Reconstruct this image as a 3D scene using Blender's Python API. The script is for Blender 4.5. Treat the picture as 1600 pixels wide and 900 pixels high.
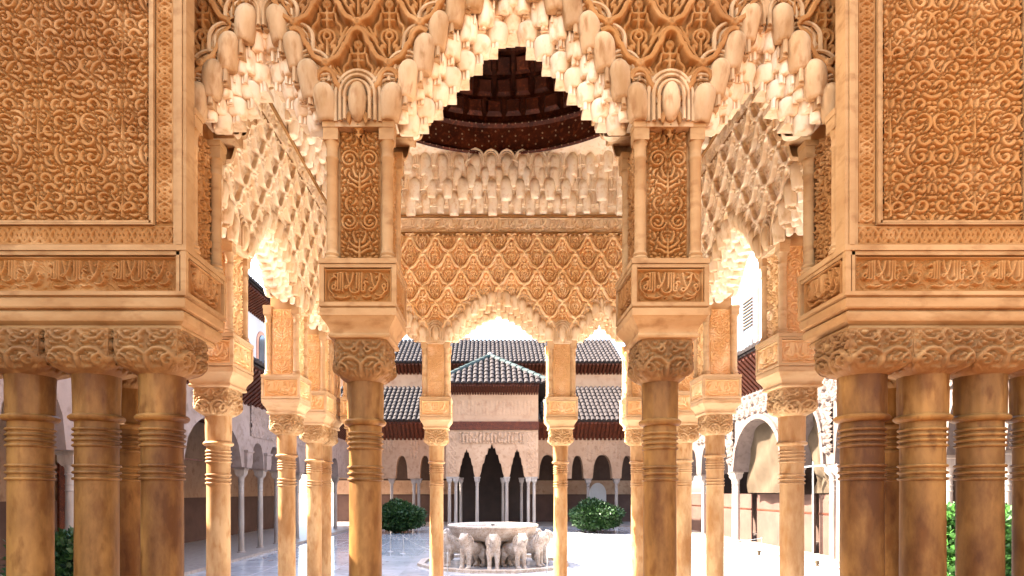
import bpy, bmesh, math, random
import numpy as np
from mathutils import Vector, Matrix
from mathutils.geometry import tessellate_polygon
R=math.radians
scene=bpy.context.scene
for o in list(bpy.data.objects): bpy.data.objects.remove(o)

# ---------------------------------------------------------------- camera, sky, sun, exposure
CAM=(-0.117,0.0,1.70)
cam=bpy.data.cameras.new('camera'); camo=bpy.data.objects.new('camera',cam); scene.collection.objects.link(camo)
camo.location=CAM; camo.rotation_euler=(R(90),0,0)
cam.sensor_width=36; cam.lens=940/1600*36; cam.shift_x=(800-763)/1600; cam.shift_y=(768-450)/1600
cam.clip_start=0.05; cam.clip_end=2000
scene.camera=camo
SUN_EL,SUN_AZ=R(43),R(-80)        # the sun stands to the left of the view, a little beyond the court
world=bpy.data.worlds.new('World'); scene.world=world; world.use_nodes=True
nt=world.node_tree; nt.nodes.clear()
sky=nt.nodes.new('ShaderNodeTexSky'); sky.sky_type='NISHITA'; sky.sun_disc=False
sky.sun_elevation=SUN_EL; sky.sun_rotation=SUN_AZ; sky.air_density=1.0; sky.dust_density=3.0; sky.ozone_density=0.6
bg=nt.nodes.new('ShaderNodeBackground'); bg.inputs['Strength'].default_value=0.15
wo=nt.nodes.new('ShaderNodeOutputWorld')
nt.links.new(sky.outputs[0],bg.inputs[0]); nt.links.new(bg.outputs[0],wo.inputs[0])
sl=bpy.data.lights.new('sun','SUN'); sl.energy=4.8; sl.angle=R(0.55); sl.color=(1.0,0.93,0.82)
so=bpy.data.objects.new('sun',sl); scene.collection.objects.link(so)
sd=Vector((math.sin(SUN_AZ)*math.cos(SUN_EL),math.cos(SUN_AZ)*math.cos(SUN_EL),math.sin(SUN_EL)))
so.rotation_euler=sd.to_track_quat('Z','Y').to_euler(); so.location=sd*40
vs=scene.view_settings; vs.view_transform='Standard'; vs.look='None'; vs.gamma=1; vs.exposure=3.3
scene.cycles.use_denoising=True; scene.cycles.max_bounces=12; scene.cycles.diffuse_bounces=10; scene.cycles.glossy_bounces=3
scene.cycles.sample_clamp_indirect=8

# ---------------------------------------------------------------- height fields for carved relief
class HM:
    """height field on a regular grid; strokes are drawn with a rounded, veined profile"""
    def __init__(s,w,h,res,wrapx=False,wrapz=False,sym=False):
        s.w,s.h,s.res=w,h,res
        s.nx=int(round(w/res))+1; s.nz=int(round(h/res))+1
        s.H=np.zeros((s.nz,s.nx),np.float32); s.D=np.full((s.nz,s.nx),9.0,np.float32)
        s.wrapx,s.wrapz,s.sym=wrapx,wrapz,sym
    def disc(s,x,z,r,hh,vein=0.0,m=0.0):
        xs=[x]
        if s.sym: xs.append(-x)
        if s.wrapx: xs+= [a+o for a in list(xs) for o in (-s.w,s.w) if abs(a+o)<s.w/2+r+m]
        zs=[z]
        if s.wrapz: zs+=[z+o for o in (-s.h,s.h) if -r-m<z+o<s.h+r+m]
        R=r+max(m,s.res*2)
        for a in xs:
            i0=max(0,int((a-R+s.w/2)/s.res)); i1=min(s.nx,int((a+R+s.w/2)/s.res)+2)
            if i1<=i0: continue
            gx=(np.arange(i0,i1)*s.res-s.w/2-a)**2
            for b in zs:
                j0=max(0,int((b-R)/s.res)); j1=min(s.nz,int((b+R)/s.res)+2)
                if j1<=j0: continue
                gz=(np.arange(j0,j1)*s.res-b)**2
                d=np.sqrt(gz[:,None]+gx[None,:])
                np.minimum(s.D[j0:j1,i0:i1],d-r,out=s.D[j0:j1,i0:i1])
                t=np.clip((r-d)/max(r*0.42,s.res*.8),0,1); p=hh*np.sqrt(t*(2-t))
                if vein: p=p*(1-vein*np.clip(1-d/(r*0.45),0,1))
                np.maximum(s.H[j0:j1,i0:i1],p,out=s.H[j0:j1,i0:i1])
    def stroke(s,pts,r,hh=1.0,m=0.0):
        """polyline; r constant or (r0,r1)"""
        r0,r1=(r,r) if not isinstance(r,(tuple,list)) else r
        L=[0]
        for a,b in zip(pts,pts[1:]): L.append(L[-1]+math.hypot(b[0]-a[0],b[1]-a[1]))
        T=L[-1] or 1e-9; n=max(2,int(T/(s.res*0.8)))
        k=0
        for i in range(n+1):
            q=T*i/n
            while k<len(pts)-2 and q>L[k+1]: k+=1
            f=(q-L[k])/max(1e-9,L[k+1]-L[k]); a,b=pts[k],pts[k+1]
            s.disc(a[0]+(b[0]-a[0])*f,a[1]+(b[1]-a[1])*f,r0+(r1-r0)*i/n,hh,m=m)
    def free(s,x,z):
        if s.wrapz: z=z%s.h
        if s.wrapx: x=(x+s.w/2)%s.w-s.w/2
        i=int(round((x+s.w/2)/s.res)); j=int(round(z/s.res))
        if i<0 or j<0 or i>=s.nx or j>=s.nz: return -1
        return s.D[j,i]
    def worms(s,rng,n,r,gap,L,field=None,hh=(0.75,1.0),curl=30.0,margin=None):
        """fill what is free with curling leaf strokes that keep a gap to one another"""
        mg=r+gap if margin is None else margin
        for _ in range(n):
            x=rng.uniform(0 if s.sym else -s.w/2,s.w/2); z=rng.uniform(0,s.h)
            if s.free(x,z)<r*0.9+gap: continue
            best=None
            for _t in range(5):
                a=rng.uniform(0,6.283) if field is None else field(x,z)+rng.gauss(0,0.5)+rng.choice((0,math.pi))
                k=rng.choice((-1,1))*rng.uniform(0.3,1)*curl
                P=[];px,pz=x,z;st=s.res
                N=int(L*rng.uniform(0.5,1.2)/st)
                for i in range(N):
                    rr=r*(1.0-0.6*i/N)
                    f=s.free(px,pz)
                    if f<rr+gap: break
                    if not s.wrapx and abs(px)>s.w/2-mg: break
                    if not s.wrapz and (pz<mg or pz>s.h-mg): break
                    if s.sym and px<rr+gap*0.5: break
                    if len(P)>12:
                        q=[(px-u)**2+(pz-v)**2 for u,v in P[:-12]]
                        if min(q)<(2*rr+gap)**2: break
                    P.append((px,pz)); a+=k*st*(1+1.8*i/N); px+=math.cos(a)*st; pz+=math.sin(a)*st
                if best is None or len(P)>len(best): best=P
            if not best or len(best)<3: continue
            N=len(best); hgt=rng.uniform(*hh)
            for i,(px,pz) in enumerate(best):
                f=i/N
                s.disc(px,pz,r*(0.55+0.9*f if f<0.5 else 1.0-0.62*(f-0.5)*2),hgt,vein=0.35,m=r*1.3+gap)
def arc(cx,cz,r,a0,a1,n=14,rz=None):
    rz=r if rz is None else rz
    return [(cx+r*math.cos(math.radians(a0+(a1-a0)*i/n)),cz+rz*math.sin(math.radians(a0+(a1-a0)*i/n))) for i in range(n+1)]
def spiral(cx,cz,r0,r1,a0,a1,n=28):
    return [(cx+(r0+(r1-r0)*i/n)*math.cos(math.radians(a0+(a1-a0)*i/n)),cz+(r0+(r1-r0)*i/n)*math.sin(math.radians(a0+(a1-a0)*i/n))) for i in range(n+1)]
def hm_arabesque(w,h,res,seed,r=0.0095,gap=0.0052,wrap=True,L=0.10,stems=True):
    g=HM(w,h,res,wrapx=False,wrapz=wrap,sym=True); rng=random.Random(seed)
    if wrap: g.wrapx=True
    cx,cz=w*0.25,h*0.30
    if stems:
        g.stroke(spiral(cx,cz,min(w*0.21,h*0.24),0.018,-170,330),(r*0.65,r*0.8),0.95,m=r*1.3+gap)
        g.stroke(spiral(cx,h*0.78,min(w*0.21,h*0.22),0.016,170,-340),(r*0.65,r*0.8),0.95,m=r*1.3+gap)
    else:          # broad curling fronds instead of thin stems
        nb=max(2,int(h/0.18)); hb=h*2/nb
        for zz,sg in [(0.12/nb*2+i/nb,(-1)**i) for i in range(nb)]:
            for k in range(3):
                c=(w*(0.10+0.13*((k+int(zz*7))%3)),h*zz+hb*0.09*k); R=0.030-0.004*k
                g.stroke(spiral(c[0],c[1],R,0.008,(200-70*k)*sg,(-60-40*k)*sg,20),(r*0.55,r*1.05),1.0,m=r*1.3+gap)
                g.stroke(spiral(c[0]+0.01,c[1]+hb*0.17,R,0.009,(20+50*k)*sg,(270+30*k)*sg,20),(r*1.1,r*0.6),0.95,m=r*1.3+gap)
    rp=r if stems else r*0.62
    for zz in (h*0.04,h*0.54):   # palmettes on the axis
        g.stroke([(0,zz-0.01),(0,zz+h*0.13)],(rp*0.9,rp*0.5),1.0,m=r*1.3+gap)
        for k,(dx,dz) in enumerate(((0.055,0.03),(0.05,0.065),(0.03,0.095)) if stems else ((0.06,0.02),(0.045,0.085))):
            g.stroke([(0.012,zz+0.012+(0.024 if stems else 0.06)*k),(dx*0.6,zz+dz*0.55+0.01),(dx,zz+dz),(dx*0.9,zz+dz+0.016)],(rp*1.0,rp*0.5),1.0,m=r*1.3+gap)
    f=lambda x,z: math.atan2((z%h)-(cz if z%h<h*0.54 else h*0.78),abs(x)-cx)+1.57
    g.worms(rng,int(40*w*h/(r*L)),r,gap,L,f)
    g.worms(rng,int(40*w*h/(r*L)),r*0.8,gap,L*0.8,f,hh=(0.6,0.95))
    g.worms(rng,int(60*w*h/(r*L)),r*0.6,gap*0.8,L*0.6,hh=(0.5,0.9))
    g.worms(rng,int(60*w*h/(r*L)),r*0.42,gap*0.6,L*0.4,hh=(0.4,0.8))
    return g
def hm_knots(w,h,res,pitch,r):
    """interlaced band: three woven strands with an eight-pointed knot at each pitch"""
    g=HM(w,h,res); n=int(round(w/pitch)); p=w/n; A=h*0.36
    for ph in (0,math.pi):
        pts=[(-w/2+w*i/(n*40),h/2+A*math.sin(2*math.pi*i/40+ph)) for i in range(n*40+1)]
        g.stroke(pts,r,0.95)
        pts=[(-w/2+w*i/(n*40),h/2+A*math.sin(4*math.pi*i/40+ph)*0.95) for i in range(n*40+1)]
        g.stroke(pts,r*0.8,0.8)
    for k in range(n):
        c=-w/2+p*(k+0.5)
        g.stroke(arc(c,h/2,p*0.17,0,360,20,h*0.2),r*0.8,1.0)
        g.stroke([(c-p*.28,h*.14),(c+p*.28,h*.86)],r*0.7,0.85); g.stroke([(c-p*.28,h*.86),(c+p*.28,h*.14)],r*0.7,0.85)
    g.stroke([(-w/2,r),(w/2,r)],r,0.9); g.stroke([(-w/2,h-r),(w/2,h-r)],r,0.9)
    return g
# joined letters of the motto, as pen strokes in a box one unit high; x runs from 0 to the width; written right to left
def motto():
    S=[]; a=S.append
    # waw
    a([(2.12,.40),(2.20,.47),(2.17,.56),(2.08,.52),(2.10,.40),(2.16,.30),(2.08,.18),(1.93,.14),(1.80,.20)])
    # lam-alif
    a([(1.98,.95),(1.90,.60),(1.72,.34),(1.62,.30),(1.56,.36),(1.62,.42),(1.76,.40)]); a([(1.62,.95),(1.70,.62),(1.80,.40)])
    # ghayn-alif
    a([(1.50,.62),(1.42,.66),(1.36,.60),(1.42,.53),(1.36,.44),(1.38,.33),(1.30,.30),(1.26,.36)]); a([(1.27,.96),(1.26,.32)]); a([(1.43,.78),(1.44,.79)])
    # lam-ba
    a([(1.17,.96),(1.16,.40),(1.12,.28),(1.00,.24),(.88,.26),(.80,.34),(.79,.42)]); a([(.98,.10),(.99,.11)])
    # illa
    a([(1.07,.96),(1.06,.42)]); a([(.93,.96),(.86,.66),(.72,.46),(.66,.40),(.60,.44),(.66,.50),(.78,.48)]); a([(.66,.96),(.72,.70),(.80,.52)])
    # allah
    a([(.52,.96),(.51,.30)]); a([(.43,.96),(.42,.40),(.38,.32),(.33,.34)]); a([(.33,.92),(.32,.40),(.28,.32),(.24,.34)])
    a([(.24,.66),(.22,.44),(.14,.36),(.10,.44),(.16,.54),(.23,.48)])
    # vowel strokes and the long tail under the words
    a([(.16,.80),(.20,.86),(.25,.80)]); a([(1.84,.78),(1.88,.84)]); a([(.30,.10),(.55,.06),(.80,.12)]); a([(1.30,.12),(1.45,.08),(1.62,.12)])
    return S
def smooth(p,n=5):
    if len(p)<3: return p
    out=[]
    for i in range(len(p)-1):
        p0=p[max(0,i-1)];p1=p[i];p2=p[i+1];p3=p[min(len(p)-1,i+2)]
        for k in range(n):
            t=k/n
            out.append(tuple(0.5*((2*p1[c])+(-p0[c]+p2[c])*t+(2*p0[c]-5*p1[c]+4*p2[c]-p3[c])*t*t+(-p0[c]+3*p1[c]-3*p2[c]+p3[c])*t**3) for c in (0,1)))
    out.append(p[-1]); return out
def hm_script(w,h,res,seed,reps=1,frame=True,r=None):
    g=HM(w,h,res); rng=random.Random(seed); r=r or h*0.034; mg=h*0.10; S=motto()
    if frame:
        for zz in (r*.8,h-r*.8): g.stroke([(-w/2,zz),(w/2,zz)],r*0.8,0.9)
        for xx in (-w/2+r*.8,w/2-r*.8): g.stroke([(xx,0),(xx,h)],r*0.8,0.9)
    cw=(w-2*mg)/reps
    for k in range(reps):
        x0=-w/2+mg+cw*k
        for st in S:
            P=smooth([(x0+(0.03+p[0]/2.24*0.94)*cw,mg*0.9+p[1]*(h-1.9*mg)) for p in st])
            g.stroke(P,(r*1.05,r*0.85),1.0,m=r)
        if reps<=2:   # lobed cartouche round the words
            q=cw*0.5; c=x0+q
            for sx in (-1,1):
                g.stroke([(c+sx*x,z) for x,z in smooth([(q*.55,h*.90),(q*.80,h*.84),(q*.84,h*.74),(q*.97,h*.62),(q*.97,h*.40),(q*.84,h*.27),(q*.78,h*.17),(q*.55,h*.11)])],r*0.75,0.85,m=r)
    g.worms(rng,int(60*w/h),r*0.8,r*0.7,h*0.35,hh=(0.25,0.40),curl=6/h)
    g.worms(rng,int(160*w/h),r*0.55,r*0.55,h*0.16,hh=(0.2,0.35),curl=9/h)
    return g
LW,LH=0.284,0.370
def hm_lozenge(res):
    g=HM(LW*2,LH*2,res)   # drawn with its neighbours so that the lattice is seamless
    ribs=[arc(0,.118,.040,180,0,10), smooth([(.040,.118),(.052,.090),(.060,.086),(.070,.062),(.092,.030),(.108,.022),(.142,.004)]),
          smooth([(-.040,.118),(-.052,.090),(-.060,.086),(-.070,.062),(-.092,.030),(-.108,.022),(-.142,.004)])]
    inn=[[(0,.075),(0,.0)],[(-.022,.058),(.022,.058)],[(-.022,.028),(.022,.028)],arc(0,-.045,.016,0,360,12),[(0,-.07),(0,-.13)],
         smooth([(.0,-.015),(.03,-.03),(.036,-.06),(.018,-.085)]),smooth([(.0,-.015),(-.03,-.03),(-.036,-.06),(-.018,-.085)]),
         smooth([(.04,.055),(.046,.02),(.066,-.005),(.062,-.04)]),smooth([(-.04,.055),(-.046,.02),(-.066,-.005),(-.062,-.04)]),
         smooth([(.095,-.006),(.08,-.03),(.055,-.075)]),smooth([(-.095,-.006),(-.08,-.03),(-.055,-.075)]),
         arc(0,.10,.016,0,360,10),smooth([(.034,.085),(.030,.062)]),smooth([(-.034,.085),(-.030,.062)]),
         smooth([(.118,.0),(.100,-.028),(.072,-.062),(.05,-.098),(.02,-.14)]),smooth([(-.118,.0),(-.100,-.028),(-.072,-.062),(-.05,-.098),(-.02,-.14)]),
         smooth([(.02,-.10),(.036,-.09),(.03,-.12)]),smooth([(-.02,-.10),(-.036,-.09),(-.03,-.12)])]
    for i in range(-2,3):
        for j in range(-3,4):
            if (i+j)%2: continue
            ox,oz=i*LW/2,LH+j*LH/2
            for p in inn: g.stroke([(x+ox,z+oz) for x,z in p],.0078,0.6)
            for p in ribs: g.stroke([(x+ox,z+oz) for x,z in p],.0150,1.0)
            g.disc(ox,oz+.100,.010,0.75); g.disc(ox,oz+.135,.004,1.0)
            g.disc(ox+LW/2,oz+.0,.022,1.08)
    # remove a little hollow along the ribs' crown is left to the material
    n=g.nx; m=g.nz
    a=int(round(LW/2/res)); b=int(round(LH/2/res))
    g.H=g.H[b:m-b,a:n-a]; return g.H

# ---------------------------------------------------------------- helpers
COL=scene.collection
RNG=random.Random(7)
class MB:
    def __init__(s): s.v=[]; s.f=[]
    def add(s,vs,fs):
        n=len(s.v); s.v+= [tuple(p) for p in vs]; s.f+=[tuple(i+n for i in f) for f in fs]; return s
    def box(s,x0,x1,y0,y1,z0,z1):
        return s.add([(x0,y0,z0),(x1,y0,z0),(x1,y1,z0),(x0,y1,z0),(x0,y0,z1),(x1,y0,z1),(x1,y1,z1),(x0,y1,z1)],
            [(0,3,2,1),(4,5,6,7),(0,1,5,4),(1,2,6,5),(2,3,7,6),(3,0,4,7)])
    def lathe(s,prof,seg=24,c=(0,0),flute=None):
        vs=[];fs=[];n=len(prof)
        for k,(r,z) in enumerate(prof):
            for i in range(seg):
                a=2*math.pi*i/seg; q=r*(1+(flute(a,k/(n-1)) if flute else 0))
                vs.append((c[0]+q*math.cos(a),c[1]+q*math.sin(a),z))
        for k in range(n-1):
            for i in range(seg):
                j=(i+1)%seg; fs.append((k*seg+i,k*seg+j,(k+1)*seg+j,(k+1)*seg+i))
        fs.append(tuple(range(seg-1,-1,-1))); fs.append(tuple((n-1)*seg+i for i in range(seg)))
        return s.add(vs,fs)
    def tube(s,pts,r,seg=6,closed=False):
        pts=[Vector(p) for p in pts]; n=len(pts); rr=r if isinstance(r,(list,tuple)) else [r]*n
        vs=[];fs=[];up=Vector((0,0,1)); prev=None
        for k,p in enumerate(pts):
            a=pts[(k-1)%n] if (closed or k>0) else p; b=pts[(k+1)%n] if (closed or k<n-1) else p
            t=(b-a).normalized() if (b-a).length>1e-9 else Vector((0,0,1))
            if prev is None:
                u=t.cross(up) 
                if u.length<1e-4: u=t.cross(Vector((0,1,0)))
            else: u=prev-t*prev.dot(t)
            u.normalize(); prev=u; w=t.cross(u)
            for i in range(seg):
                g=2*math.pi*i/seg; vs.append(p+(u*math.cos(g)+w*math.sin(g))*rr[k])
        for k in range(n if closed else n-1):
            for i in range(seg):
                j=(i+1)%seg; q=((k+1)%n)*seg; fs.append((k*seg+i,k*seg+j,q+j,q+i))
        if not closed: fs.append(tuple(range(seg-1,-1,-1))); fs.append(tuple((n-1)*seg+i for i in range(seg)))
        return s.add(vs,fs)
    def rects(s,lv,cap=True):
        """stack of rectangles (x0,x1,y0,y1,z): a moulding that runs round a block"""
        vs=[];fs=[]
        for x0,x1,y0,y1,z in lv: vs+=[(x0,y0,z),(x1,y0,z),(x1,y1,z),(x0,y1,z)]
        for k in range(len(lv)-1):
            for i in range(4): j=(i+1)%4; fs.append((k*4+i,k*4+j,k*4+4+j,k*4+4+i))
        if cap: fs.append((3,2,1,0)); m=len(lv)*4-4; fs.append((m,m+1,m+2,m+3))
        return s.add(vs,fs)
    def prism(s,poly,y0,y1):
        """polygon in x,z pushed from y0 (front) to y1"""
        n=len(poly); tri=tessellate_polygon([[Vector((p[0],p[1],0)) for p in poly]])
        vs=[(p[0],y0,p[1]) for p in poly]+[(p[0],y1,p[1]) for p in poly]; fs=[]
        A=sum(poly[i][0]*poly[(i+1)%n][1]-poly[(i+1)%n][0]*poly[i][1] for i in range(n))
        for t in tri:
            a,b,c=t; cr=(poly[b][0]-poly[a][0])*(poly[c][1]-poly[a][1])-(poly[b][1]-poly[a][1])*(poly[c][0]-poly[a][0])
            if cr<0: b,c=c,b
            fs.append((a,b,c)); fs.append((a+n,c+n,b+n))
        for i in range(n):
            j=(i+1)%n; fs.append((i,i+n,j+n,j) if A>0 else (j,j+n,i+n,i))
        return s.add(vs,fs)
    def ball(s,c,r,seg=10,rings=6):
        rx,ry,rz=(r,r,r) if not isinstance(r,(tuple,list)) else r
        vs=[(c[0],c[1],c[2]-rz)];fs=[]
        for k in range(1,rings):
            t=math.pi*k/rings-math.pi/2
            for i in range(seg):
                a=2*math.pi*i/seg; vs.append((c[0]+rx*math.cos(t)*math.cos(a),c[1]+ry*math.cos(t)*math.sin(a),c[2]+rz*math.sin(t)))
        vs.append((c[0],c[1],c[2]+rz)); m=len(vs)-1
        for i in range(seg): fs.append((0,1+(i+1)%seg,1+i)); fs.append((m,m-seg+i,m-seg+(i+1)%seg))
        for k in range(rings-2):
            for i in range(seg):
                j=(i+1)%seg; q=1+k*seg; fs.append((q+i,q+j,q+seg+j,q+seg+i))
        return s.add(vs,fs)
    def mesh(s,name,ang=38):
        m=bpy.data.meshes.new(name); m.from_pydata(s.v,[],s.f); m.update()
        if ang: m.shade_smooth(); m.set_sharp_from_angle(angle=R(ang))
        return m
def quads(name,V,Q,smooth_it=True):
    Q=np.asarray(Q,np.int32); k=Q.shape[1]; m=bpy.data.meshes.new(name); nv,nq=len(V),len(Q)
    m.vertices.add(nv); m.vertices.foreach_set('co',np.asarray(V,np.float32).ravel())
    m.loops.add(nq*k); m.loops.foreach_set('vertex_index',Q.ravel())
    m.polygons.add(nq); m.polygons.foreach_set('loop_start',np.arange(0,nq*k,k,dtype=np.int32))
    m.update(calc_edges=True)
    if smooth_it: m.shade_smooth()
    return m
def biggest(mask):
    """only the largest connected piece of a cut slab"""
    left=mask.copy(); best=None
    while left.any():
        s=tuple(np.argwhere(left)[0]); q=[s]; left[s]=False; got=[s]
        while q:
            j,i=q.pop()
            for a,c in ((j+1,i),(j-1,i),(j,i+1),(j,i-1)):
                if 0<=a<left.shape[0] and 0<=c<left.shape[1] and left[a,c]: left[a,c]=False; q.append((a,c)); got.append((a,c))
        if best is None or len(got)>len(best): best=got
    m=np.zeros_like(mask)
    if best is not None: m[tuple(np.array(best).T)]=True
    return m
def relief(name,H,w,h,depth,keep=None,zc=False):
    """carved slab facing -y: x in [-w/2,w/2], z in [0,h]; each square is cut along its flatter diagonal"""
    nz,nx=H.shape; X,Z=np.meshgrid(np.linspace(-w/2,w/2,nx),np.linspace(0,h,nz))
    if zc: Z=Z-h/2
    V=np.stack([X.ravel(),(-H*depth).ravel(),Z.ravel()],1); h_=H.ravel()
    i=np.arange(nz*nx).reshape(nz,nx); Q=np.stack([i[:-1,:-1].ravel(),i[:-1,1:].ravel(),i[1:,1:].ravel(),i[1:,:-1].ravel()],1)
    if keep is not None:
        xc=(X[:-1,:-1]+X[1:,1:]).ravel()/2; zcn=(Z[:-1,:-1]+Z[1:,1:]).ravel()/2
        Q=Q[biggest(keep(xc,zcn).reshape(nz-1,nx-1)).ravel()]
        if len(Q)==0: return None
    f=np.abs(h_[Q[:,0]]-h_[Q[:,2]])<np.abs(h_[Q[:,1]]-h_[Q[:,3]])
    T=np.concatenate([Q[f][:,[0,1,2]],Q[f][:,[0,2,3]],Q[~f][:,[0,1,3]],Q[~f][:,[1,2,3]]])
    u,inv=np.unique(T.ravel(),return_inverse=True)
    return quads(name,V[u],inv.reshape(-1,3))
def mk(name,mesh,mat=None,parent=None,loc=(0,0,0),rot=(0,0,0),sc=None):
    o=bpy.data.objects.new(name,mesh); COL.objects.link(o)
    if mat is not None and mesh is not None and not mesh.materials: mesh.materials.append(mat)
    o.location=loc; o.rotation_euler=rot
    if sc is not None: o.scale=(sc,sc,sc) if not isinstance(sc,(tuple,list)) else sc
    if parent is not None: o.parent=parent
    return o
def mk2(name,mesh,mat,*a,**k):
    o=mk(name,mesh,mat,*a,**k); o.material_slots[0].link='OBJECT'; o.material_slots[0].material=mat; return o
def tag(o,label,cat,group=None,kind='thing'):
    o['label']=label; o['category']=cat
    if group: o['group']=group
    if kind: o['kind']=kind
    return o
def thing(name,label,cat,loc=(0,0,0),rz=0,group=None):
    return tag(mk(name,None,None,None,loc,(0,0,rz)),label,cat,group)
def struct(name,mesh,mat,loc=(0,0,0),rot=(0,0,0),parent=None):
    o=mk(name,mesh,mat,parent,loc,rot)
    if parent is None: o['kind']='structure'
    return o
def px(x,y,d):
    """where a point of the photograph lies at distance d"""
    return Vector(((x-763)*d/940+CAM[0],d,CAM[2]+(768-y)*d/940))

# ---------------------------------------------------------------- materials
def mat(name,c1,c2,scale=2.5,rough=0.8,bump=0.15,bscale=45,stretch=(1,1,1),spec=0.3,c3=None,rnd=0.0,coat=0.0,bdist=0.004,lo=0.35,hi=0.65):
    m=bpy.data.materials.new(name); m.use_nodes=True; n=m.node_tree.nodes; l=m.node_tree.links
    b=n['Principled BSDF']; b.inputs['Roughness'].default_value=rough; b.inputs['Specular IOR Level'].default_value=spec
    g=n.new('ShaderNodeNewGeometry'); mp=n.new('ShaderNodeMapping'); mp.inputs['Scale'].default_value=stretch
    l.new(g.outputs['Position'],mp.inputs['Vector'])
    t=n.new('ShaderNodeTexNoise'); t.inputs['Scale'].default_value=scale; t.inputs['Detail'].default_value=6; t.inputs['Roughness'].default_value=0.62
    l.new(mp.outputs[0],t.inputs['Vector'])
    r=n.new('ShaderNodeValToRGB'); e=r.color_ramp.elements; e[0].position=lo; e[1].position=hi
    e[0].color=(*c1,1); e[1].color=(*c2,1)
    l.new(t.outputs['Fac'],r.inputs[0]); out=r.outputs[0]
    if c3 is not None:
        t2=n.new('ShaderNodeTexNoise'); t2.inputs['Scale'].default_value=scale*4.3; t2.inputs['Detail'].default_value=5
        l.new(mp.outputs[0],t2.inputs['Vector'])
        r2=n.new('ShaderNodeValToRGB'); r2.color_ramp.elements[0].position=0.52; r2.color_ramp.elements[1].position=0.72
        l.new(t2.outputs['Fac'],r2.inputs[0])
        mx=n.new('ShaderNodeMixRGB'); l.new(r2.outputs[0],mx.inputs[0]); l.new(out,mx.inputs[1]); mx.inputs[2].default_value=(*c3,1); out=mx.outputs[0]
    if rnd:
        oi=n.new('ShaderNodeObjectInfo'); hs=n.new('ShaderNodeHueSaturation'); mr=n.new('ShaderNodeMapRange')
        mr.inputs[3].default_value=1-rnd; mr.inputs[4].default_value=1+rnd; l.new(oi.outputs['Random'],mr.inputs[0])
        l.new(mr.outputs[0],hs.inputs['Value']); l.new(out,hs.inputs['Color']); out=hs.outputs[0]
    l.new(out,b.inputs['Base Color'])
    if bump:
        t3=n.new('ShaderNodeTexNoise'); t3.inputs['Scale'].default_value=bscale; t3.inputs['Detail'].default_value=5
        l.new(mp.outputs[0],t3.inputs['Vector'])
        bp=n.new('ShaderNodeBump'); bp.inputs['Strength'].default_value=bump; bp.inputs['Distance'].default_value=bdist
        l.new(t3.outputs['Fac'],bp.inputs['Height']); l.new(bp.outputs[0],b.inputs['Normal'])
    return m
M={}
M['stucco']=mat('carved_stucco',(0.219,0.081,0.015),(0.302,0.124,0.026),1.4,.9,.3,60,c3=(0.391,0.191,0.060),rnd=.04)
M['stucco_lit']=mat('lit_inner_stucco',(0.721,0.446,0.192),(0.866,0.600,0.312),1.8,.85,.3,60,c3=(0.938,0.727,0.455),rnd=.04)  # lit copy of carved_stucco; the pavilion's inner glow is put into the colour
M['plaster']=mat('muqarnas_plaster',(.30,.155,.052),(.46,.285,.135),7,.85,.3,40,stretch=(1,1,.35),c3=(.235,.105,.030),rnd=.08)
M['plaster_lit_pale']=mat('lit_pale_plaster',(.88,.72,.50),(.93,.82,.64),6,.8,.2,40,c3=(.78,.57,.33),rnd=.05)  # palest lit copy of the muqarnas plaster, brightness painted in
M['plaster_lit']=mat('lit_muqarnas_plaster',(.60,.41,.22),(.76,.60,.40),6,.85,.25,40,stretch=(1,1,.5),c3=(.48,.29,.13),rnd=.07)  # muqarnas plaster again, lightened in colour as if lit from below
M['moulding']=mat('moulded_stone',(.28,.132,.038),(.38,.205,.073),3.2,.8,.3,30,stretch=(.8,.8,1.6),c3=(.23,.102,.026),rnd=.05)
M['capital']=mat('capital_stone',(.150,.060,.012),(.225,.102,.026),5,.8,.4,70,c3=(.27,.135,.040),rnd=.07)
M['marble']=mat('patinated_shaded_marble',(.070,.022,.003),(.245,.112,.026),3.4,.6,.25,40,stretch=(1.5,1.5,.55),spec=.15,c3=(.105,.036,.005),rnd=.18,lo=.36,hi=.64)  # patina mottling, with the whole tone darkened as the shaded front copy
M['marble_lit']=mat('lit_marble',(.27,.122,.038),(.50,.315,.150),3.4,.55,.2,40,stretch=(1.5,1.5,.55),spec=.2,c3=(.32,.155,.052),rnd=.10,lo=.36,hi=.64)  # same marble lightened for the bright pavilion interior; light put into colour
M['capital_lit']=mat('lit_capital_stone',(.36,.20,.078),(.50,.31,.145),6,.75,.4,70,c3=(.58,.40,.21),rnd=.07)  # capital stone with the interior brightness painted into its tone
M['stucco_side_lit']=mat('lit_side_stucco',(.74,.53,.30),(.84,.67,.45),1.8,.85,.3,60,c3=(.88,.74,.54),rnd=.04)  # stucco made paler still, painting in the glow on the side arcades
M['moulding_lit']=mat('lit_moulding',(.50,.315,.150),(.62,.425,.235),2.2,.75,.25,30,stretch=(.7,.7,2),c3=(.42,.24,.10),rnd=.05)  # moulded stone lightened in colour to carry the interior light
M['pale_marble']=mat('pale_marble',(0.227,0.176,0.147),(0.319,0.269,0.231),4,.45,.12,40,stretch=(2,2,.4),spec=.4,rnd=.08)
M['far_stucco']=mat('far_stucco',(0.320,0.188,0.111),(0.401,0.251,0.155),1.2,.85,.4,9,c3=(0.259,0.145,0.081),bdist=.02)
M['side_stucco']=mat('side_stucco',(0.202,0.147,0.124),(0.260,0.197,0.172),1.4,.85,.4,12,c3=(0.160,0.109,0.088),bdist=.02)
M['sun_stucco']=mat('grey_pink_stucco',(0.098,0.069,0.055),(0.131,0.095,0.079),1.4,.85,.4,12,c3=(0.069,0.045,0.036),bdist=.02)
M['dado']=mat('brown_dado',(0.072,0.036,0.025),(0.102,0.053,0.037),1.6,.8,.2,20)
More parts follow.
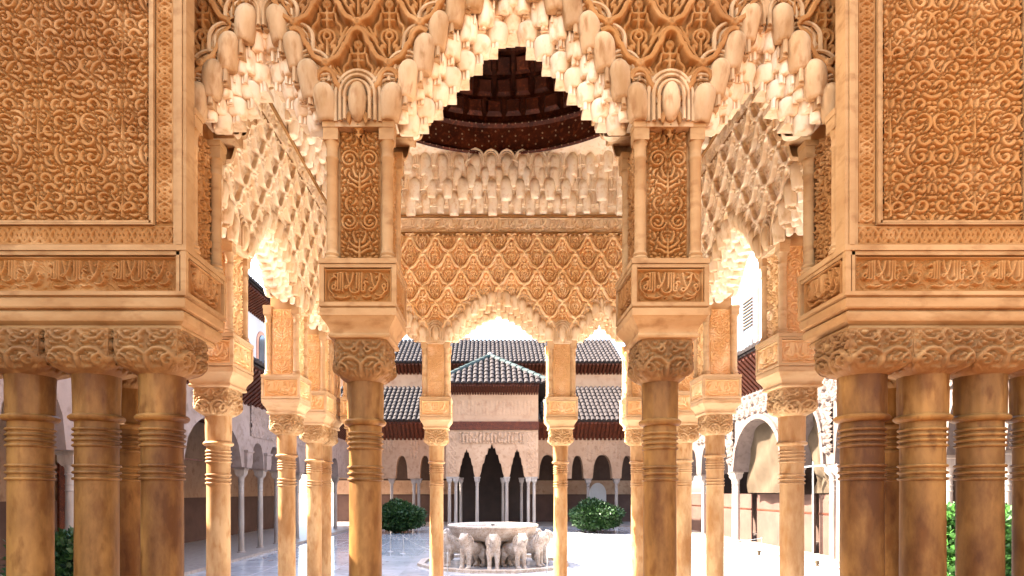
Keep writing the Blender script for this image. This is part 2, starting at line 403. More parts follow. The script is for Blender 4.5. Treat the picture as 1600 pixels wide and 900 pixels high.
M['pink']=mat('pink_render',(0.338,0.200,0.118),(0.401,0.247,0.148),.8,.85,.15,20,c3=(0.294,0.163,0.093))
M['white']=mat('white_render',(0.470,0.437,0.412),(0.538,0.512,0.487),.8,.85,.15,20)
M['wood']=mat('dark_cedar',(.032,.007,.003),(.080,.019,.007),7,.6,.3,40,c3=(.15,.036,.012),spec=.2,rnd=.3)
M['dark']=mat('hall_shade',(.022,.013,.009),(.032,.019,.013),2,.9,0)
M['dim']=mat('dim_wall',(.060,.034,.024),(.085,.050,.036),2,.9,.1)
M['tile']=mat('old_clay_tile',(0.018,0.011,0.009),(0.034,0.022,0.018),5,.85,.3,40,c3=(0.010,0.008,0.007))
M['glazed']=mat('glazed_ridge_tile',(.020,.035,.032),(.060,.072,.068),5,.7,.1,40,spec=.1)
M['floor']=mat('court_marble',(.40,.405,.42),(.50,.50,.51),1.3,.10,.06,25,spec=.5,c3=(.33,.325,.32),rnd=.10)
M['floor_bounce']=mat('bounce_pavilion_marble',(.80,.79,.77),(.86,.85,.83),1.3,.2,.06,25,spec=.5,rnd=.03)  # slabs whitened to act as an unseen reflector under the pavilion
M['terracotta']=mat('low_bounce_terracotta',(.17,.075,.042),(.26,.125,.075),3,.6,.2,30,rnd=.12)  # unseen gallery tiles, kept dark to cut bounce onto the near walls
M['ground']=mat('earth',(.28,.20,.14),(.36,.27,.2),.5,.9,.3,6)
M['lion']=mat('weathered_lion_marble',(0.376,0.282,0.212),(0.508,0.432,0.362),7,.6,.4,35,c3=(0.244,0.156,0.094))
M['water']=mat('fountain_water',(.08,.10,.10),(.12,.14,.13),3,.05,.15,12,spec=.6)
M['steel']=mat('steel',(.45,.44,.43),(.55,.54,.53),5,.35,0); M['steel'].node_tree.nodes['Principled BSDF'].inputs['Metallic'].default_value=.8
M['leaf']=mat('dark_leaf',(.010,.030,.006),(.024,.062,.012),9,.5,0,spec=.35,c3=(.040,.085,.016))
M['leaf_light']=mat('bright_leaf',(.025,.085,.012),(.06,.165,.028),9,.45,0,spec=.4,c3=(.015,.05,.008))
M['bark']=mat('bark',(.06,.04,.025),(.11,.075,.05),8,.9,.5,30)
M['cloth']=mat('dust_sheet',(0.044,0.027,0.012),(0.063,0.040,0.020),3,.8,.2,50)
M['gold']=mat('inlay',(.30,.18,.09),(.42,.27,.15),5,.5,0)
M['glass']=mat('dim_glass',(.06,.07,.08),(.10,.11,.12),2,.08,0,spec=.5)
M['red_frame']=mat('red_window_frame',(.52,.24,.15),(.60,.30,.20),3,.7,.2,30)

# ---------------------------------------------------------------- heights of the storeys (metres)
Z_RING0,Z_AST,Z_NECK1,Z_CAP1=1.757,2.030,2.217,2.403
Z_BLOCK0,Z_BLOCK1,Z_SPR=2.539,2.755,3.385
Z_SEBKA,Z_FRIEZE,Z_DRUM,Z_TOP=4.575,4.794,5.417,5.50
PC=(0.0,4.885); PH=1.99; PU=0.708; PU2=1.593     # pavilion centre, half side, column spacings
# ---------------------------------------------------------------- carved relief, made once and shared
ARA=hm_arabesque(.36,.66,.0025,3,r=.0088,gap=.0026,stems=False,L=.12)
PAN=hm_arabesque(.188,.60,.003,8,r=.0078,gap=.0026,wrap=False,L=.09)
JAM=hm_arabesque(.20,.60,.003,21,r=.0075,gap=.0026,wrap=False,L=.09,stems=False)
def panel_mesh():
    H=PAN.H.copy(); return relief('pier_panel',H,.188,.60,.026)
ME={}
ME['panel']=panel_mesh(); ME['jamb']=relief('jamb_panel',JAM.H,.20,.60,.024)
ME['script']=relief('script',hm_script(.306,.155,.0026,5).H,.306,.155,.022)
ME['script_long']=relief('script_long',hm_script(1.42,.150,.0030,9,reps=5,r=.0046).H,1.42,.150,.022)
ME['frieze']=relief('frieze_script',hm_script(1.80,.165,.0055,15,reps=5,r=.0085).H,1.80,.165,.018)
ME['knots_v']=relief('knots_v',hm_knots(1.55,.076,.003,.088,.0048).H,1.55,.076,.012)
ME['knots_h']=relief('knots_h',hm_knots(.968,.082,.003,.088,.0052).H,.968,.082,.012)
def field(w,h):
    H=ARA.H[:-1,:-1]; nz,nx=H.shape; n=int(round(w/0.0025)); m=int(round(h/0.0025))
    T=np.tile(H,(m//nz+2,n//nx+2)); o=(T.shape[1]-n)//2
    return relief('arabesque_field',T[:m,o-nx//4:o-nx//4+n] if o-nx//4>=0 else T[:m,:n],w,h,.023)
# capital: grows from the round neck into a square block, with leaves carved on its four faces
def capital_mesh(rn,hb,z0,z1,seed):
    g=HM(.25,.19,.0035,sym=True); rng=random.Random(seed)
    g.stroke(smooth([(.0,.19),(.03,.15),(.07,.14),(.10,.17)]),.008,.8,m=.012); g.stroke(smooth([(.11,.05),(.08,.09),(.04,.10),(.0,.07)]),.009,1,m=.012)
    g.stroke(spiral(.085,.045,.030,.008,0,420),.007,1.0,m=.012); g.stroke([(0,.02),(0,.06)],.012,1,m=.012); g.stroke(spiral(.035,.14,.022,.006,90,440),.006,.9,m=.01)
    g.worms(rng,900,.008,.003,.06); g.worms(rng,900,.005,.002,.03,hh=(.5,.8))
    nu,nv=54,40; V=[];Q=[]
    for s in range(4):
        ca,sa=math.cos(s*math.pi/2),math.sin(s*math.pi/2); base=len(V)
        for j in range(nv+1):
            t=j/nv; z=z0+(z1-z0)*t
            b=min(1,max(0,(t-.02)/.46)); b=b*b*(3-2*b); e=min(1,t/.40); grow=1-(1-e)**2.4
            for i in range(nu+1):
                u=-1+2*i/nu; an=u*math.pi/4
                c=(math.sin(an)*rn,-math.cos(an)*rn); q=(u*hb,-hb); w=grow
                p=[c[0]*(1-w)+q[0]*w,c[1]*(1-w)+q[1]*w]
                rnd=1-.07*b*abs(u)**6; p=[p[0]*rnd,p[1]*rnd]
                sc=.008*math.cos(u*math.pi*2)*math.exp(-((t-.30)/.14)**2)      # scalloped lower edge
                hx=g.H[min(g.nz-1,int(t*(g.nz-1))),min(g.nx-1,int((u*.5+.5)*(g.nx-1)))]
                d=(hx*.020-.009)*min(1,t*4)*min(1,(1-t)*8)*(1-abs(u)**8)-sc
                dx,dy=math.sin(an)*(1-w),-math.cos(an)*(1-w)-w; L=math.hypot(dx,dy)
                x,y=p[0]+dx/L*d,p[1]+dy/L*d
                V.append((x*ca-y*sa,x*sa+y*ca,z))
        for j in range(nv):
            for i in range(nu):
                a=base+j*(nu+1)+i; Q.append((a,a+1,a+nu+2,a+nu+1))
    return quads('capital',V,Q)
ME['capital']=capital_mesh(.087,.1245,Z_NECK1,Z_CAP1,4)
ME['capital_wide']=capital_mesh(.098,.147,Z_NECK1,Z_CAP1,6)
def ring(r,h,seg=28): return [(r-.010,-h),(r-.003,-h*.8),(r,-h*.25),(r,h*.25),(r-.003,h*.8),(r-.010,h)]
ME['shaft']=MB().lathe([(.074,.13),(.075,.5),(.0745,1.2),(.073,1.74),(.0735,1.90),(.073,2.035)],32).mesh('shaft')
ME['ring']=MB().lathe(ring(.0815,.0075),32).mesh('ring')
ME['astragal']=MB().lathe([(.074,-.018),(.088,-.013),(.0945,-.004),(.0945,.004),(.088,.012),(.076,.016)],32).mesh('astragal')
ME['neck']=MB().lathe([(.0785+.004*(k/8)**2,Z_AST+.012+(Z_NECK1-Z_AST-.008)*k/8) for k in range(9)],64,flute=lambda a,t:.045*max(0,math.sin(a*8))**.5*(1 if t<.75 else .3)).mesh('neck',60)
ME['base']=MB().box(-.105,.105,-.105,.105,0,.05).lathe([(.10,.05),(.103,.065),(.096,.08),(.083,.085),(.083,.10),(.09,.11),(.086,.125),(.076,.135)],28).mesh('base')
def impost_levels(h,z0=Z_CAP1):
    def sq(o,z): return (-h+o,h-o,-h+o,h-o,z)
    return [sq(.045,z0),sq(.036,z0+.004),sq(.033,z0+.012),sq(.036,z0+.021),sq(.040,z0+.024),sq(.040,z0+.030),sq(.036,z0+.044),sq(.026,z0+.062),sq(.012,z0+.080),
            sq(.006,z0+.092),sq(.002,z0+.096),sq(.002,z0+.128),sq(.010,z0+.131),sq(.004,Z_BLOCK0)]
ME['moulding']=MB().rects(impost_levels(.175)).mesh('moulding',30)
bm=MB(); bm.box(-.147,.147,-.147,.147,Z_BLOCK0,Z_BLOCK1-.002)
bm.box(-.175,.175,-.175,.175,Z_BLOCK0+.001,Z_BLOCK0+.018).box(-.172,.172,-.172,.172,Z_BLOCK1-.040,Z_BLOCK1-.024).box(-.177,.177,-.177,.177,Z_BLOCK1-.022,Z_BLOCK1)
for sx in (-1,1):
    for sy in (-1,1): bm.box(min(sx*.153,sx*.174),max(sx*.153,sx*.174),min(sy*.153,sy*.174),max(sy*.153,sy*.174),Z_BLOCK0+.015,Z_BLOCK1-.03)
ME['block']=bm.mesh('block')
ME['pier_core']=MB().box(-.112,.112,-.112,.112,Z_BLOCK1,Z_SPR+.12).mesh('pier_core')
ME['colonnette']=MB().lathe([(.036,.0),(.038,.012),(.030,.022),(.034,.032),(.028,.042),(.0255,.05),(.0255,.46),(.030,.468),(.030,.476),(.026,.482),(.027,.52),(.034,.545)],16).box(-.034,.034,-.034,.034,.545,.62).box(-.037,.037,-.037,.037,.60,.628).mesh('colonnette')
def column(name,label,cat,x,y,group,wide=False,up=True,faces=(0,1,2,3),mb='marble_lit',st='stucco_lit',cp='capital_lit',mo='moulding_lit'):
    """slender marble column; with up, also the impost block and the carved pier above it"""
    t=thing(name,label,cat,(x,y,0),0,group)
    g=(1.19,1.19,1) if wide else (1.05,1.05,1)
    mk2('base',ME['base'],M[mb],t,sc=g); mk2('shaft',ME['shaft'],M[mb],t,sc=g)
    for z in (1.757,1.785,1.815,1.905,1.929,1.953,1.977): mk2('ring',ME['ring'],M[mb],t,(0,0,z),sc=g)
    mk2('astragal',ME['astragal'],M[mb],t,(0,0,Z_AST),sc=g); mk2('neck',ME['neck'],M[mb],t,sc=g)
    mk2('capital',ME['capital_wide' if wide else 'capital'],M[cp],t)
    if up:
        mk2('impost_moulding',ME['moulding'],M[mo],t); b=mk2('impost_block',ME['block'],M[mo],t)
        mk2('pier_core',ME['pier_core'],M[mo],t)
        for k in faces:
            a=k*math.pi/2; d=lambda r:(r*math.sin(a),-r*math.cos(a))
            mk2('inscription',ME['script'],M[st],b,(*d(.1475),Z_BLOCK0+.018),(0,0,a))
            mk2('carved_panel',ME['panel'],M[st],t,(*d(.1125),Z_BLOCK1+.005),(0,0,a))
        for sx in (-1,1):
            for sy in (-1,1): mk2('colonnette',ME['colonnette'],M[mo],t,(sx*.127,sy*.127,Z_BLOCK1+.001))
    return t

# ---------------------------------------------------------------- muqarnas cells
def cell_mesh(w=.15,h=.25,dep=.075,rims=2,r0=.86,knob=True,og=1.0,shift=0.0,name='cell',bz=.30,lobes=0.0):
    """one stalactite: a round-headed drop in front of an arched niche with raised rims"""
    m=MB(); Rr=w*.315; lv=[(0,r0*.80),(.02,r0*.95),(.06,r0),(.35,.97),(.50,1.0),(.58,.97),(.65,.88),(.71,.72),(.755,.52),(.785,.28),(.80,.0)]
    seg=14; vs=[];fs=[]
    for k,(t,q) in enumerate(lv):
        for i in range(seg+1):
            a=R(-105+210*i/seg); rr=Rr*q*(1+lobes*math.cos(a*7)*(1 if .05<t<.7 else .4)); vs.append((shift*w*min(1,t*1.5)*.9+rr*math.sin(a),-rr*math.cos(a)*1.02+.002-.012*min(1,t*2),t*h))
    for k in range(len(lv)-1):
        for i in range(seg): p=k*(seg+1)+i; fs.append((p,p+1,p+seg+2,p+seg+1))
    m.add(vs,fs); m.add([vs[i] for i in range(seg+1)],[tuple(range(seg,-1,-1))])
    def arch(rx,zb,zt,n=12):
        zc=zt-rx*1.1*og; return [(-rx,zb),(-rx,zc)]+[(-rx*math.cos(math.pi*i/n),zc+(zt-zc)*math.sin(math.pi*i/n)) for i in range(1,n)]+[(rx,zc),(rx,zb)]
    m.prism(arch(w*.50,h*bz,h*.985)[::-1],-.008,dep)
    for k in range(rims):
        rx=w*(.465-.105*k); m.tube([(x+shift*w*.45*k,-.020+.006*k,z) for x,z in arch(rx,h*.34,h*(.955-.075*k),12)],w*(.060-.014*k),6)
    if knob: m.ball((-shift*w*.5,.0,h*1.0),(w*.13,w*.10,w*.08),8,5)
    return m.mesh(name,50)
ME['cell']=cell_mesh(lobes=.02); ME['cell_r']=cell_mesh(shift=.13,name='cell_r',lobes=.015); ME['cell_l']=cell_mesh(shift=-.13,name='cell_l',lobes=.015)
ME['cell_slim']=cell_mesh(.095,.26,.075,1,.92,False,1.5,name='cell_slim'); ME['cell_tail']=cell_mesh(.17,.24,.075,2,.80,False,1.0,name='cell_tail',bz=.42)
ME['cell_notch']=cell_mesh(.075,.20,.075,1,.9,False,1.6,name='cell_notch',bz=.5)
# the big arched niche over each pier
m=MB(); ar=lambda rx,zb,zt,n=14:[(-rx,zb)]+[(-rx*math.cos(math.pi*i/n),zt-rx*1.15+rx*1.15*math.sin(math.pi*i/n)) for i in range(n+1)]+[(rx,zb)]
m.prism(ar(.105,0,.26)[::-1],-.012,.06)
for k,(rx,zt) in enumerate(((.100,.252),(.078,.226),(.056,.196))): m.tube([(x,-.014-.010*k,z) for x,z in ar(rx,.02,zt)],.010-.001*k,6)
m.add(*(lambda b:(b.v,b.f))(MB().ball((0,-.02,.11),(.045,.035,.095),12,8)))
ME['niche']=m.mesh('niche',50)
# arch outlines: offsets from the pier and the height of each cell's crown
OFF_C=[(.138,3.600),(.213,3.715),(.285,3.840),(.350,3.950),(.430,4.060),(.515,4.145),(.610,4.210)]
OFF_S=[(.138,3.600),(.210,3.715),(.280,3.850),(.355,3.985)]
RISE=1.0     # how high the arches climb, relative to the near arcade
def zr(z): return 3.59+(z-3.59)*RISE
def arch_cells():
    """(u, crown height, inward normal, step, kind) for the three arches of one wall"""
    L=[]
    for a,b,off,apex in ((-PU,PU,OFF_C,4.265),(-PU2,-PU,OFF_S,4.105),(PU,PU2,OFF_S,4.105)):
        c=(a+b)/2
        for k,(o,z) in enumerate(off):
            f=k/len(off); nx=math.cos(f*1.45); nz=-math.sin(f*1.45)-.45
            L.append((a+o,zr(z),nx,nz,k,0)); L.append((b-o,zr(z),-nx,nz,k,0))
        L.append((c,zr(apex),0,-1.35,len(off)+1,1))
    return L
CELLS=arch_cells()
def between():
    """places between neighbouring shells, along each arch"""
    L=[]
    for c in CELLS:
        if c[5]: continue
        nb=[d for d in CELLS if d[4]>c[4] and d[2]*c[2]>=0 and abs(d[0]-c[0])<.14 and d[1]>c[1]]
        if nb:
            d=min(nb,key=lambda d:abs(d[0]-c[0])); L.append(((c[0]+d[0])/2,(c[1]+d[1])/2,(c[2]+d[2])/2,-1,c[4]+.5,0))
    return L
BETWEEN=between()
# tiers from the face to the middle of the wall: (places, mesh, drop, inward shift, depth, width scale, height scale)
TIERS=[('shell',0,.0,.0,1.10,.88),('slim',.055,.020,.040,1.0,.74),('cell',.115,.038,.070,1.05,.60),('slim2',.175,.058,.095,.9,.62),('tail',.228,.075,.118,1.0,.50)]
def arch_line(u):
    """crown line of the arches: the wall is solid above it"""
    u=abs(u); pts=[(0,4.265)]+[(PU-o,z) for o,z in OFF_C[::-1]]+[(PU,3.40)]+[(PU+o,z) for o,z in OFF_S]+[((PU+PU2)/2,4.105)]+[(PU2-o,z) for o,z in OFF_S[::-1]]+[(PU2,3.40),(9,3.40)]
    for (a,za),(b,zb) in zip(pts,pts[1:]):
        if a<=u<=b: return zr(za+(zb-za)*(u-a)/max(1e-6,b-a))
    return 3.4
LOZ=hm_lozenge(.004)
_full=relief('sebka_lozenge',LOZ,LW,LH,.062,lambda x,z:(np.abs(x)/(LW/2)+np.abs(z)/(LH/2)<1.0),True)
_cut={}
def lozenges(parent,umax,ztop,vy,mat_,z_lo=3.42):
    n=0
    for j in range(-1,9):
        zc=Z_SEBKA-LH/2*(j+.08)
        for i in range(-16,17):
            if (i+j)%2: continue
            uc=i*LW/2
            def keep(x,z,uc=uc,zc=zc):
                U=x+uc; W=z+zc
                return (np.abs(x)/(LW/2)+np.abs(z)/(LH/2)<1.0)&(np.abs(U)<umax)&(W<ztop)&(W>np.array([arch_line(q) for q in U])-.10)
            cor=[(uc+a*LW/2,zc+b*LH/2) for a,b in ((0,1),(0,-1),(1,0),(-1,0),(0,0),(.5,.5),(-.5,.5),(.5,-.5),(-.5,-.5))]
            ok=[(abs(U)<umax and W<ztop and W>arch_line(U)-.10) for U,W in cor]
            if not any(ok): continue
            if all(ok): me=_full
            else:
                key=(i,j,umax,ztop,RISE)
                if key not in _cut: _cut[key]=relief('sebka_lozenge_cut',LOZ,LW,LH,.062,keep,True)
                me=_cut[key]
                if me is None: continue
            o=mk('sebka_lozenge',me,mat_,parent,(uc,vy,zc)); o.material_slots[0].link='OBJECT'; o.material_slots[0].material=mat_; n+=1
    return n
def wall_core(u0,u1,v0,v1):
    m=MB(); segs=[(-PU2,-PU,OFF_S,4.105),(-PU,PU,OFF_C,4.265),(PU,PU2,OFF_S,4.105)]
    for a,b,off,ap in segs:
        if a<u0-.3 or b>u1+.3: continue
        up=[(a,Z_SPR)]+[(a+o-.02,zr(z)-.06) for o,z in off]+[((a+b)/2,zr(ap)-.06)]+[(b-o+.02,zr(z)-.06) for o,z in off[::-1]]+[(b,Z_SPR)]
        m.prism([(b,Z_TOP),(a,Z_TOP)]+up,v0,v1)
    if u0<-PU2: m.box(u0,-PU2,v0,v1,Z_SPR,Z_TOP)
    if u1>PU2: m.box(PU2,u1,v0,v1,Z_SPR,Z_TOP)
    return m.mesh('wall_core',25)
def arcade(name,label,loc,rz,u0,u1,umax,ztop,tiers,front_cells=M['plaster'],inner_cells=M['plaster_lit'],frieze=True,ucell=9,st='stucco_lit',rise_=.66):
    global RISE,CELLS,BETWEEN
    RISE=rise_; CELLS=arch_cells(); BETWEEN=between()
    t=thing(name,label,'arcade',loc,rz,'muqarnas arcades of the pavilion')
    mk('wall_core',wall_core(u0,u1,-.12,.12),M['moulding'],t)
    lozenges(t,umax,ztop,-.1205,M[st])
    for u in (-PU,PU)+((-PU2,PU2) if ucell>2 else ()):
        mk2('niche',ME['niche'],front_cells,t,(u,-.155,Z_SPR-.03))
    for ti in tiers:
        back=ti<0; kind,drop,shift,dep,wsc,hsc=TIERS[abs(ti)-1]
        for u,z,nx,nz,step,ap in (BETWEEN+[q for q in CELLS if q[5]] if kind in ('slim','cell') else CELLS):
            if abs(u)>ucell: continue
            rise=min(1,max(0,(z-3.59)/.42)); f=.34+.66*rise
            U=u+nx*shift; Z=z-drop*f-(.03 if kind=='slim' else 0)+RNG.uniform(-.004,.004)
            side='cell_r' if nx>.25 else ('cell_l' if nx<-.25 else 'cell')
            if back and side!='cell': side={'cell_r':'cell_l','cell_l':'cell_r'}[side]
            me={'shell':side,'slim':'cell_slim','cell':'cell','slim2':'cell_notch','tail':'cell_tail'}[kind]
            if ap: me='cell_slim' if kind in ('shell','slim','slim2') else 'cell_tail'
            hh={'cell_slim':.26,'cell_tail':.24,'cell_notch':.20}.get(me,.25)
            s=RNG.uniform(.96,1.04)*hsc; sx=RNG.uniform(.95,1.05)*wsc
            vy=(-.150+dep+.004*step+RNG.uniform(0,.002))*(1 if not back else -1)
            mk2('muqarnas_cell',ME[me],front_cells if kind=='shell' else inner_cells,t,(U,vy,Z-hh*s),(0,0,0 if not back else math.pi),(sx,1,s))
    if frieze:
        L=1.80
        for c in (-.9,.9): mk('inscription_frieze',ME['frieze'],M[st],t,(c,-.122,Z_SEBKA+.030))
        fb=MB(); fb.box(-1.82,1.82,-.150,-.12,Z_SEBKA+.002,Z_SEBKA+.028).box(-1.82,1.82,-.155,-.12,Z_SEBKA+.197,Z_FRIEZE)
        mk('fillet',fb.mesh('fillet'),M['moulding'],t)
    return t
# the pavilion: near arcade (facing the camera), two sides and the far one
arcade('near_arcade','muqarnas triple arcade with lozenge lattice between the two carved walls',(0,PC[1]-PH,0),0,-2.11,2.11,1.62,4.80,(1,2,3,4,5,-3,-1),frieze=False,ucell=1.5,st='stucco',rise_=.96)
arcade('side_arcade','muqarnas arcade of the pavilion seen slanting through the left arch',(-PH,PC[1],0),R(90),-1.87,1.87,1.83,Z_SEBKA,(1,2,3,4,5,-3),front_cells=M['plaster_lit'],inner_cells=M['plaster_lit_pale'],st='stucco_side_lit')
arcade('side_arcade','muqarnas arcade of the pavilion seen slanting through the right arch',(PH,PC[1],0),R(-90),-1.87,1.87,1.83,Z_SEBKA,(1,2,3,4,5,-3),front_cells=M['plaster_lit'],inner_cells=M['plaster_lit_pale'],st='stucco_side_lit')
arcade('far_arcade','muqarnas arcade with three arches framing the fountain and far roofs',(0,PC[1]+PH,0),0,-2.11,2.11,1.86,Z_SEBKA,(1,2,3,4,5,-3),front_cells=M['plaster_lit'],inner_cells=M['plaster_lit'])
G='slender columns of the pavilion'
SD={-1:'left',1:'right'}
for s in (-1,1):
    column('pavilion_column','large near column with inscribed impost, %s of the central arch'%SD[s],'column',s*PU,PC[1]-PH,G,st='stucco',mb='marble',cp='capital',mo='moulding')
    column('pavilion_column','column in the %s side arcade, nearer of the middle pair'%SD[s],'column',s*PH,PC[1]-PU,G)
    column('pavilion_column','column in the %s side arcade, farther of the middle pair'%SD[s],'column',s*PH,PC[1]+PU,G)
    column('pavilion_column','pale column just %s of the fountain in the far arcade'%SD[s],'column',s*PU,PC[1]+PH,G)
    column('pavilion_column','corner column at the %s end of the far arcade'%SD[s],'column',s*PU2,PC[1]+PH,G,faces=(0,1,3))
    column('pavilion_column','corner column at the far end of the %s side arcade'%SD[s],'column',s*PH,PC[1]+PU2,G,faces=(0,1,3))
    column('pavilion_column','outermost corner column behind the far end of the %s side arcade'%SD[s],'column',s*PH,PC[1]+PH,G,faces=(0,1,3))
# drum of muqarnas under the dome, dome ring and cedar dome
dr=thing('muqarnas_drum','white muqarnas drum under the dark dome above the far arcade','muqarnas',(PC[0],PC[1],Z_FRIEZE))
NP=128
def plan(t,k):   # square (k=0) turning into circle (k=1)
    a=2*math.pi*t; n=9-7*k; c,s_=math.cos(a),math.sin(a); r=(1.86-.07*k)/((abs(c)**n+abs(s_)**n)**(1/n)); return r*c,r*s_
vs=[];fs=[]
ZD=[0,.13,.30,.45,.60,Z_DRUM-Z_FRIEZE+.05]; KD=[0,.08,.35,.62,.9,1]
for z,k in zip(ZD,KD):
    for i in range(NP): x,y=plan(i/NP,k); vs.append((x,y,z))
for k in range(len(ZD)-1):
    for i in range(NP): j=(i+1)%NP; fs.append((k*NP+i,k*NP+NP+i,k*NP+NP+j,k*NP+j))
mk('drum_shell',MB().add(vs,fs).mesh('drum_shell'),M['plaster_lit_pale'],dr)
def tier(zb,k,me,n,sc,shift,inset,var=1.22):
    for i in range(n):
        t=(i+shift)/n; x,y=plan(t,k)
        if y<.35: continue
        x2,y2=plan(t+.002,k); x1,y1=plan(t-.002,k); tx,ty=x2-x1,y2-y1; L=math.hypot(tx,ty); nx,ny=-ty/L,tx/L   # inward
        q=sc*(1 if (i%3) else var)*RNG.uniform(.95,1.05)
        mk2('muqarnas_cell',me,M['plaster_lit_pale'],dr,(x+nx*inset,y+ny*inset,zb-(q-sc)*.1),(0,0,math.atan2(nx,-ny)),q)
tier(.010,.02,ME['cell'],84,1.05,.5,.03); tier(.15,.10,ME['cell_tail'],74,1.05,.0,.09); tier(.275,.35,ME['cell'],78,1.05,.5,.08); tier(.385,.75,ME['cell'],66,1.15,.0,.05,1.05)
dm=thing('cedar_dome','dark red cedar dome with inlaid ring above the pavilion','dome',(PC[0],PC[1],Z_DRUM))
rb=MB().lathe([(1.76,.0),(1.74,.02),(1.76,.05),(1.77,.06),(1.77,.30),(1.755,.31),(1.735,.33),(1.755,.36),(1.95,.37),(1.95,0)],96)
rb.f=[f for f in rb.f if len(f)==4]
mk('ring_band',rb.mesh('ring_band'),M['wood'],dm)
st=MB()
for k in range(150):
    a=2*math.pi*k/150
    for z in (.10,.155,.21,.265):
        if (k+int(z*100))%2: continue
        st.ball((1.768*math.cos(a),1.768*math.sin(a),z),.010,6,4)
    st.ball((1.733*math.cos(a),1.733*math.sin(a),.33),.008,6,4); st.ball((1.74*math.cos(a),1.74*math.sin(a),.02),.007,6,4)
q=mk('inlay_studs',st.mesh('inlay_studs',0),M['gold'],dm); q['kind']='stuff'
sh=MB().lathe([(1.80*math.cos(R(a)),.36+1.35*math.sin(R(a))) for a in range(0,90,6)]+[(.001,1.71)],64); sh.f=[f for f in sh.f if len(f)==4]
mk('dome_shell',sh.mesh('dome_shell'),M['wood'],dm)
for r_i in range(10):
    a0=R(2+8.5*r_i); a1=R(2+8.5*r_i+7.2); n=max(8,int(52*math.cos(a0))); 
    def P(t,a,off): rr=1.74-off; return (rr*math.cos(a)*math.cos(t),rr*math.cos(a)*math.sin(t),.36+(1.35-off)*math.sin(a))
    h=2*math.pi/n*.40; w0,w1=-h,h
    vs=[P(w0,a0,.01),P(w1,a0,.01),P(w1,a1,.01),P(w0,a1,.01),P(w0*.75,a0+.02,.06),P(w1*.75,a0+.02,.06),P(w1*.75,a1-.02,.06),P(w0*.75,a1-.02,.06)]
    me=MB().add(vs,[(4,5,6,7),(0,4,7,3),(1,2,6,5),(0,1,5,4),(3,7,6,2)]).mesh('coffer',0)
    for i in range(n): mk('coffer',me,M['wood'],dm,(0,0,0),(0,0,2*math.pi*(i+.5*(r_i%2))/n))
